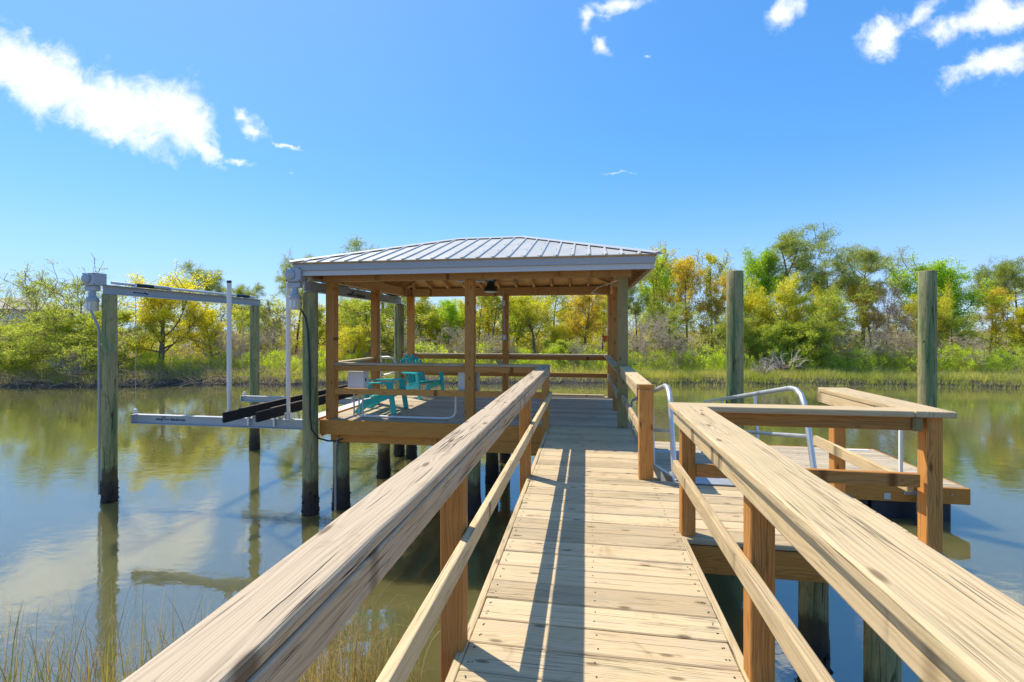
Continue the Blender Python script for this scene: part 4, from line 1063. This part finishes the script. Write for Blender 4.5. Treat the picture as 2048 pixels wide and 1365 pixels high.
NAMES = {'pine': ('pine_tree', 'pine tree'), 'spring': ('broadleaf_tree', 'tree'), 'oak': ('oak_tree', 'oak tree'), 'gold': ('broadleaf_tree', 'tree'), 'bright': ('broadleaf_tree', 'tree'),
         'sparse': ('broadleaf_tree', 'tree'), 'cedar': ('cedar_tree', 'cedar tree'), 'oldcedar': ('cedar_tree', 'cedar tree'), 'darkbush': ('bush', 'bush'), 'bare': ('bare_bush', 'bush'), 'baretree': ('bare_tree', 'tree'), 'shrub': ('shrub', 'shrub')}
def plant(kind, seed, u, d, h, wide, label, group='trees and bushes on the far bank', rot=None):
    """h: height in metres; u, d: position along the bank and distance behind the waterline"""
    tw, cr, zm = proto(kind, seed); nm, cat = NAMES[kind]; g = random.Random(u * 13 + d)
    p = cz(u, shore(u) + d, bank_z(u, d) - .03); s = h / zm
    t = thing(nm, label, cat, tuple(p), group)
    t.rotation_euler = (0, 0, g.uniform(0, 6.28) if rot is None else rot); t.scale = (s * wide, s * wide, s)
    a = bpy.data.objects.new('stem' if kind == 'shrub' else 'trunk', tw); link(a, t)
    if cr is not None: b = bpy.data.objects.new('foliage' if kind in ('shrub', 'darkbush') else 'crown', cr); link(b, t)
    return t
def at(px, ytop, d):
    """where along the bank, and how tall, something d metres behind the waterline is that reaches this high in the view"""
    Z = 25 + d
    for _ in range(4): u = (px - 1024) / 932 * Z; Z = shore(u) + d
    return u, CH + (662 - ytop) / 932 * Z - bank_z(u, d)
def put(kind, seed, px, ytop, d, wide, label, **kw):
    u, h = at(px, ytop, d); return plant(kind, seed, u, d, h, wide, label, **kw)

TREES = [
    # left of the boat lift
    ('oldcedar', 1, -60, 545, 6.0, 1.0, 'half bare cedar at the extreme left edge of the far bank'),
    ('oldcedar', 2, 70, 522, 6.5, 1.05, 'tall half bare cedar at the far left with dead branches against the sky'),
    ('oldcedar', 1, 175, 530, 4.0, .95, 'open topped cedar rising behind the left motor'),
    ('cedar', 1, 130, 610, 2.6, 1.3, 'low feathery cedar leaning over the water left of the far left piling'),
    ('cedar', 2, 235, 615, 2.4, 1.25, 'low feathery cedar right behind the far left piling'),
    ('cedar', 3, 30, 640, 2.5, 1.2, 'low spreading cedar near the water at the left edge'),
    ('spring', 1, 318, 540, 3.6, 1.12, 'broad yellow green tree with dark forked limbs under the outer lift beam'),
    ('spring', 2, 425, 585, 4.6, .9, 'smaller yellow green tree just left of the white guide post'),
    ('pine', 1, 405, 524, 10., .95, 'pine whose dark top shows above the broad yellow green tree'),
    ('pine', 2, 478, 566, 11., .9, 'lower pine top between the two white guide posts'),
    ('baretree', 1, 545, 600, 7., 1., 'bare grey tree between the guide posts'),
    ('cedar', 1, 520, 590, 8., .8, 'dark cedar between the far lift piling and the gazebo corner'),
    ('bare', 1, 450, 640, 4.5, 1.3, 'bare tan bush behind the left white guide post'),
    ('bare', 2, 545, 645, 5., 1.4, 'bare tan bush between the far lift piling and the right guide post'),
    ('bare', 3, 480, 655, 3.5, 1.2, 'bare bush low by the water right of the left guide post'),
    ('pine', 3, 592, 503, 8.5, .72, 'tall narrow pine rising at the left end of the gazebo roof'),
    ('oak', 1, 640, 600, 7., 1., 'olive green oak just right of the piling with the black cable'),
    # seen through the gazebo
    ('spring', 3, 700, 640, 3.4, 1.35, 'yellow green small tree framed by the left and second gazebo posts'),
    ('pine', 1, 752, 478, 9.5, 1.27, 'tall pine whose top stands over the left slope of the roof'),
    ('cedar', 2, 742, 595, 6.5, 1.12, 'green cedar behind the second gazebo post'),
    ('oak', 2, 850, 585, 7.5, 1.35, 'green oak behind the chair with the arched backrest'),
    ('bright', 1, 895, 600, 8.5, 1.12, 'fresh green tree left of the middle gazebo post'),
    ('bare', 1, 830, 650, 3.5, 1.2, 'bare twiggy bush behind the back chair'),
    ('bare', 2, 905, 640, 4.2, 1.3, 'bare twiggy bush just left of the middle gazebo post'),
    ('sparse', 1, 958, 560, 6.2, 1.12, 'thin trunked tree right of the middle gazebo post'),
    ('sparse', 2, 985, 555, 7.0, 1.05, 'thin trunked tree beside the middle rear post'),
    ('gold', 1, 975, 580, 9.5, 1.20, 'yellowish tree behind the thin trunks in the middle of the gazebo opening'),
    ('bare', 3, 985, 660, 3.2, 1.3, 'pale bare bush low behind the middle rear post'),
    ('oak', 3, 1070, 570, 6.0, 1.12, 'oak with a visible straight trunk in the wide gazebo opening'),
    ('spring', 1, 1112, 640, 5.2, 0.93, 'low yellow tree in the middle of the wide gazebo opening'),
    ('gold', 2, 1170, 575, 6.5, 1.20, 'golden leaved tree in the right part of the wide gazebo opening'),
    ('sparse', 3, 1205, 570, 7.5, 1.05, 'sparse tree behind the right rear gazebo posts'),
    ('darkbush', 1, 1128, 680, 4., 1.50, 'round dark bush low in the wide gazebo opening'),
    ('bare', 1, 1160, 670, 3.0, 1.1, 'pale dead bush right of the round dark bush'),
    ('oak', 1, 690, 600, 10., 1.4, 'olive tree far behind the left part of the gazebo opening'),
    ('sparse', 2, 790, 575, 9., 1.3, 'thin tree behind the inner lift beam end'),
    ('spring', 2, 868, 612, 9.5, 1.2, 'yellow green tree far behind the back chair'),
    ('oak', 2, 935, 600, 10., 1.3, 'olive tree hidden partly by the middle front post'),
    ('bright', 3, 1035, 590, 9., 1.1, 'fresh green tree right of the middle rear post'),
    ('sparse', 1, 1105, 560, 8., 1.3, 'slender tree with thin leaning trunks in the wide gazebo opening'),
    ('oak', 1, 1140, 600, 10., 1.3, 'olive tree far back in the wide gazebo opening'),
    ('gold', 1, 1215, 590, 10., 1.3, 'golden tree behind the rear right gazebo posts'),
    # right of the gazebo
    ('sparse', 1, 1310, 487, 9., .85, 'tall thin tree whose twiggy top shows at the right end of the roof'),
    ('pine', 2, 1275, 530, 7.2, .72, 'dark pine directly right of the gazebo corner'),
    ('bright', 2, 1325, 508, 11., .75, 'tree with bright green tips at the right end of the roof'),
    ('gold', 3, 1372, 514, 7.4, .80, 'orange leaved slender tree left of the taller free piling'),
    ('sparse', 2, 1425, 500, 8.2, .75, 'tall twiggy tree immediately left of the left free piling'),
    ('gold', 1, 1425, 545, 6.6, .70, 'golden tree close behind the left free piling'),
    ('bright', 1, 1503, 499, 8.6, .62, 'tree with a bright green top just right of the left free piling'),
    ('pine', 3, 1592, 458, 9.0, 1.18, 'tallest broad pine between the two free pilings'),
    ('pine', 1, 1650, 520, 10., .9, 'pine standing right behind the tallest one'),
    ('pine', 2, 1725, 484, 9.5, 1.12, 'second tallest pine with a flat windswept top, nearer the right free piling'),
    ('spring', 2, 1505, 560, 6.2, .8, 'yellow green tree right of the left free piling, below the bright green top'),
    ('oak', 2, 1570, 550, 5.2, .9, 'dense olive tree at the foot of the tallest pine'),
    ('cedar', 3, 1625, 580, 4.4, 1.0, 'dark green cedar below the two tall pines'),
    ('oak', 1, 1655, 570, 6.0, .9, 'olive oak between the two tall pines'),
    ('darkbush', 2, 1590, 640, 3.8, 1.1, 'dark bush at the base of the tallest pine'),
    ('darkbush', 1, 1520, 650, 4.0, 1.0, 'dark bush right of the foot of the left free piling'),
    ('gold', 2, 1745, 560, 8.0, .9, 'rust and yellow tree below the windswept pine'),
    ('baretree', 2, 1772, 545, 6.4, .8, 'bare thin tree between the windswept pine and the bright green tree'),
    ('baretree', 1, 1800, 590, 4.6, .8, 'pale leafless tree left of the right free piling'),
    ('bare', 2, 1690, 640, 3.4, 1.3, 'large tangle of bare pale branches below the windswept pine'),
    ('bare', 3, 1760, 645, 3.2, 1.3, 'bare pale bush left of the right free piling'),
    ('bare', 1, 1815, 650, 3.0, 1.1, 'bare pale bush directly behind the right free piling'),
    ('bright', 3, 1880, 519, 7.4, 1.05, 'large rounded bright green tree behind the right free piling'),
    ('spring', 3, 1845, 570, 5.6, .8, 'yellow green tree at the left foot of the large bright green tree'),
    ('cedar', 1, 1910, 610, 4.6, .9, 'olive cedar under the large bright green tree'),
    ('bare', 2, 1925, 660, 3.0, 1.3, 'bare bush in front of the large bright green tree'),
    ('pine', 3, 1978, 520, 8.8, .75, 'small pine with brownish top right of the bright green tree'),
    ('pine', 1, 2050, 513, 9.0, .9, 'pine at the right edge of the view'),
    ('gold', 3, 1990, 575, 7.0, .8, 'brown tinted tree between the two right hand pines'),
    ('spring', 2, 2040, 580, 4.8, 1.05, 'broad yellow tree at the right edge of the bank'),
    ('oak', 2, 2150, 540, 6.0, 1.0, 'olive oak just outside the right edge, its branches reaching in'),
    ('cedar', 2, 1450, 625, 4.6, .8, 'small cedar between the golden tree and the left free piling'),
    ('cedar', 3, 1345, 600, 5.4, .8, 'dark cedar below the orange leaved slender tree'),
    ('bare', 3, 1290, 615, 3.2, 1.0, 'tall bare grey bush just right of the gazebo post'),
    ('bare', 1, 1350, 650, 3.0, 1.1, 'bare grey bush below the orange leaved tree'),
]
for (kind, seed, px, yt, d, wide, label) in TREES: put(kind, seed, px, yt, d, wide, label)

SH = [(-20, 692, 'at the far left edge of the bank'), (35, 700, 'under the low spreading cedar at the left edge'), (300, 702, 'at the foot of the broad yellow green tree'), (365, 708, 'right of the broad yellow green tree trunk'), (440, 700, 'left of the white guide post with a dark cap'), (500, 695, 'behind the far end of the outer lift beam'), (548, 703, 'between the far lift piling and the right guide post'), (590, 706, 'behind the right white guide post'), (640, 700, 'behind the piling with the black cable'), (700, 704, 'between the left and second gazebo posts'), (850, 690, 'right above the back chair'), (905, 694, 'just left of the middle front gazebo post'), (965, 690, 'left of the middle rear post'), (1050, 688, 'right of the middle rear post'), (1105, 691, 'below the round dark bush'), (1160, 695, 'below the pale dead bush in the wide gazebo opening'), (1205, 692, 'left of the rear right gazebo post'), (1265, 694, 'touching the green tinged gazebo post'), (1312, 699, 'below the tall bare grey bush'), (1352, 698, 'below the orange leaved tree'), (1405, 688, 'tallest one left of the left free piling'), (1440, 696, 'directly behind the left free piling'), (1492, 699, 'just right of the left free piling'), (1548, 690, 'behind the uprooted stump'), (1590, 700, 'right of the uprooted stump'), (1662, 697, 'below the gap between the two tall pines'), (1712, 693, 'below the windswept pine'), (1765, 697, 'below the bare thin tree'), (1812, 700, 'just left of the right free piling'), (1895, 693, 'just right of the right free piling'), (1940, 690, 'below the rounded bright green tree'), (1988, 694, 'below the small brownish pine'), (2036, 695, 'at the right edge of the view')]
gs = random.Random(77)
for i, (px, yt, where) in enumerate(SH):
    put('shrub', 1 + i % 4, px, yt + gs.uniform(-8, 8), gs.uniform(2.5, 3.3), gs.uniform(.9, 1.3), 'low lime green shrub ' + where, group='lime shrubs along the top of the bank')

# stuff: thicket behind the trees, marsh grass, dead stalks, shells, twigs at the waterline
def blades(name, m, n, fpos, hgt, wid, bend, seed, segs=1):
    nr = np.random.default_rng(seed); V = np.zeros((n, 2 * segs + 1, 3), dtype=np.float32)
    P = fpos(nr, n); a = nr.uniform(0, 6.283, n); h = hgt[0] + (hgt[1] - hgt[0]) * nr.random(n) ** 1.3; w = nr.uniform(wid[0], wid[1], n); bd = nr.normal(0, bend, (n, 2))
    for s in range(segs + 1):
        t = s / segs; cx = P[:, 0] + bd[:, 0] * h * t * t; cy = P[:, 1] + bd[:, 1] * h * t * t; z = P[:, 2] + h * t * (1 - .3 * np.minimum(1, np.abs(bd).sum(1)) * t)
        if s < segs:
            ww = w * (1 - t * .6) * .5
            V[:, 2 * s] = np.stack([cx - np.cos(a) * ww, cy - np.sin(a) * ww, z], 1); V[:, 2 * s + 1] = np.stack([cx + np.cos(a) * ww, cy + np.sin(a) * ww, z], 1)
        else: V[:, 2 * s] = np.stack([cx, cy, z], 1)
    k = 2 * segs + 1; F = []
    for s in range(segs - 1): F += [(2 * s, 2 * s + 1, 2 * s + 3), (2 * s, 2 * s + 3, 2 * s + 2)]
    F.append((2 * segs - 2, 2 * segs - 1, 2 * segs)); F = np.array(F)
    I = (np.arange(n)[:, None, None] * k + F[None]).reshape(-1, 3)
    me = np_mesh(name, V.reshape(-1, 3), I, m); return tag(link(bpy.data.objects.new(name, me)), kind='stuff')

_T = np.linspace(-60, 60, 481); _S = np.array([shore(x) for x in _T])
_D = np.linspace(-2, 30, 129); _B = np.array([[bank_z(x, dd) for dd in _D] for x in _T])
def bank_pos(u0, u1, d0, d1, pw=1., clump=None):
    def f(nr, n):
        u = nr.uniform(u0, u1, n); d = d0 + (d1 - d0) * nr.random(n) ** pw
        if clump:
            c = nr.uniform(u0, u1, clump[0]); cd = nr.uniform(d0, d1, clump[0]); k = nr.integers(0, clump[0], n)
            u = c[k] + nr.normal(0, clump[1], n); d = np.clip(cd[k] + nr.normal(0, clump[1] * .7, n), d0, d1)
        u = np.clip(u, -59, 59)
        Z = np.interp(u, _T, _S) + d; iu = np.clip(((u + 60) / .25).astype(int), 0, 480); idd = np.clip(((d + 2) / .25).astype(int), 0, 128)
        z = _B[iu, idd] - .04
        return np.stack([FW.x * Z + RT.x * u, FW.y * Z + RT.y * u, z], 1)
    return f
blades('marsh_grass', L['marsh'], 24000, bank_pos(5, 34, -.22, 1.2, 1.1, (420, .34)), (.22, .62), (.012, .03), .25, 15)
blades('marsh_grass', L['marsh'], 60000, bank_pos(-36, 34, .08, 2.7, 1.1, (900, .38)), (.16, .66), (.012, .03), .25, 5)
blades('tall_dry_grass', L['marsh'], 22000, bank_pos(-36, 34, 2.2, 5.5, 1., (260, .5)), (.5, 1.15), (.010, .026), .3, 6)
blades('green_weeds', L['shrub'], 16000, bank_pos(-36, 34, 2.0, 6.5, 1., (200, .6)), (.25, .75), (.02, .05), .4, 8)

def thicket(name, m, n, u0, u1, d0, d1, h, seed, size, asp):
    nr = np.random.default_rng(seed); nc = n // 60; P = bank_pos(u0, u1, d0, d1)(nr, nc)
    P[:, 2] += nr.random(nc) ** 1.2 * h; me = leaf_mesh(name, nr, P, m, 60, .55, size, asp, False, .8)
    return tag(link(bpy.data.objects.new(name, me)), kind='stuff')
thicket('thicket_foliage', L['thicket'], 70000, -44, 42, 8., 16., 2.8, 11, .12, .6)
thicket('middle_foliage', L['oak'], 60000, -22, 9, 8.5, 15., 3.9, 14, .11, .6)
thicket('golden_foliage', L['yellowgreen'], 22000, -20, 12, 8., 13., 3.2, 15, .10, .6)
thicket('brush_foliage', L['oak'], 30000, -40, 40, 5.5, 10., 1.5, 12, .10, .6)
thicket('olive_foliage', L['cedar'], 46000, -44, 44, 9., 18., 3.6, 13, .12, .6)

def twig_stuff(name, m, n, u0, u1, d0, d1, L0, L1, seed, zlift=.25, r=.008, vert=.35):
    g = random.Random(seed); lines = []
    for _ in range(n):
        u = g.uniform(u0, u1); d = g.uniform(d0, d1); p = cz(u, shore(u) + d, bank_z(u, d) + g.random() * zlift); dr_ = Vector((g.gauss(0, 1), g.gauss(0, 1), g.gauss(vert, .35))).normalized(); l = g.uniform(L0, L1)
        pts = [p]; q = p
        for _k in range(3): dr_ = (dr_ + rv(g) * .25).normalized(); q = q + dr_ * l / 3; pts.append(q)
        lines.append((pts, r * g.uniform(.6, 1.6), r * .4))
    me = wood_mesh(name, lines, m, .003); return tag(link(bpy.data.objects.new(name, me)), kind='stuff')
twig_stuff('dead_brush', TWIG, 4200, -36, 34, 2.4, 7.5, .4, 1.3, 21, .6, .009, .8)
twig_stuff('fallen_twigs', TWIGD, 1500, -34, -12, -.2, 1.8, .5, 1.7, 22, .25, .014, .12)
twig_stuff('bank_twigs', TWIGD, 1500, -12, 32, .1, 2.2, .3, 1.0, 23, .2, .008, .3)

nr = np.random.default_rng(31); C = bank_pos(-34, 20, -.15, .9)(nr, 3600); C[:, 2] += .03
me = leaf_mesh('oyster_shells', nr, C, M['shell'], 2, .06, .07, .7); tag(link(bpy.data.objects.new('oyster_shells', me)), kind='stuff')

# driftwood on the far bank
def driftwood(px, d, s, seed, label, rootw=True):
    g = random.Random(seed); u, _ = at(px, 700, d); p = cz(u, shore(u) + d, bank_z(u, d)); t = thing('driftwood', label, 'driftwood', tuple(p), 'driftwood on the far bank')
    lines = []
    for k in range(26):
        a = g.uniform(0, 6.28); dr_ = Vector((math.cos(a), math.sin(a) * .5, g.uniform(.1, 1.5))).normalized(); q = Vector((0, 0, .15)); pts = [q]
        for _ in range(5): dr_ = (dr_ + rv(g) * .35).normalized(); q = q + dr_ * s * g.uniform(.14, .32); pts.append(q)
        lines.append((pts, .035 * s, .008))
        for j in (2, 3, 4):
            q2 = pts[j]; d2 = (dr_ + rv(g) * .9).normalized(); lines.append(([q2, q2 + d2 * s * .2, q2 + (d2 + rv(g) * .4) * s * .42], .014 * s, .005))
    link(bpy.data.objects.new('branches', wood_mesh('branches', lines, M['drift'], .005)), t)
    if rootw:
        bm = bmesh.new(); bmesh.ops.create_icosphere(bm, subdivisions=3, radius=.42 * s)
        for v in bm.verts: v.co *= 1 + .35 * mnoise.noise(v.co * 4 + Vector((seed, 0, 0))); v.co.z = v.co.z * .6 + .18
        me = bpy.data.meshes.new('root_mass'); bm.to_mesh(me); bm.free(); me.materials.append(M['rootwad']); link(bpy.data.objects.new('root_mass', me), t)
driftwood(1572, 1.9, 1.25, 5, 'bleached uprooted stump with a dark root mass on the bank between the free pilings')
driftwood(1530, 1.2, .7, 8, 'small pile of bleached branches left of the uprooted stump', False)
driftwood(150, .6, 1.3, 9, 'tangle of fallen grey branches at the waterline behind the far left piling', False)
driftwood(1000, 4.0, 1.1, 12, 'pale dead branches on the bank behind the rear deck railing', False)
driftwood(1715, 4.2, 1.2, 15, 'pale fallen branches below the windswept pine', False)

# roof of a distant house glimpsed at the far left
u, _ = at(0, 640, 60); p = cz(u, shore(u) + 60, 0)
hs = thing('house', 'distant pale house with a grey roof glimpsed low at the far left', 'house', tuple(p))
boxo('wall', hs, p + Vector((0, 0, 2.2)), (16, 8, 4.6), M['house'], 0)
bm = bmesh.new(); q = [bm.verts.new(p + Vector(v)) for v in ((-8.6, -4.6, 4.5), (8.6, -4.6, 4.5), (8.6, 4.6, 4.5), (-8.6, 4.6, 4.5), (-5, 0, 6.4), (5, 0, 6.4))]
for f in ((0, 1, 5, 4), (1, 2, 5), (2, 3, 4, 5), (3, 0, 4), (3, 2, 1, 0)): bm.faces.new([q[i] for i in f])
obj_from_bm('roof', bm, M['drift'], hs)

# near bank: tall bent grass at the foot of the frame
def near_clump(name, label, u0, u1, Z0, Z1, n, seed, hmin, hmax):
    g = random.Random(seed); V = []; F = []
    for _ in range(n):
        u = g.uniform(u0, u1); Z = g.uniform(Z0, Z1); p = cz(u, Z, near_z(u, Z - nshore(u)) - .03); h = g.uniform(hmin, hmax) * (1 - .25 * g.random()); w = g.uniform(.0016, .0042) * (1.6 if g.random() < .15 else 1)
        a = g.uniform(0, 6.28); b = abs(g.gauss(0, .28)) + (g.random() < .3) * g.uniform(.5, 1.1); curl = g.random() < .35; dx, dy = math.cos(a), math.sin(a); sx, sy = -dy, dx; S = 9; base = len(V)
        x = 0; z = 0; ang = R(90) - g.uniform(0, .25)
        for s in range(S + 1):
            t = s / S; ww = w * (1 - t ** 1.5 * .85)
            V.append((p.x + dx * x - sx * ww, p.y + dy * x - sy * ww, p.z + z)); V.append((p.x + dx * x + sx * ww, p.y + dy * x + sy * ww, p.z + z))
            ang -= b * (t ** 2) * .55 + (curl and t > .72) * .75; x += math.cos(ang) * h / S; z += math.sin(ang) * h / S
        for s in range(S): q = base + 2 * s; F.append((q, q + 1, q + 3, q + 2))
    me = np_mesh(name, V, F, L['nearblade'], k=4); return tag(link(bpy.data.objects.new(name, me)), label, 'grass', kind='stuff')
near_clump('bank_grass', None, -4.6, -1.15, 2.8, 3.75, 850, 3, .35, 1.15)
near_clump('bank_grass', None, -3.6, -1.0, 3.2, 3.9, 330, 4, .6, 1.35)
near_clump('bank_grass', None, -1.75, -.75, 3.1, 4.0, 620, 5, .35, 1.1)
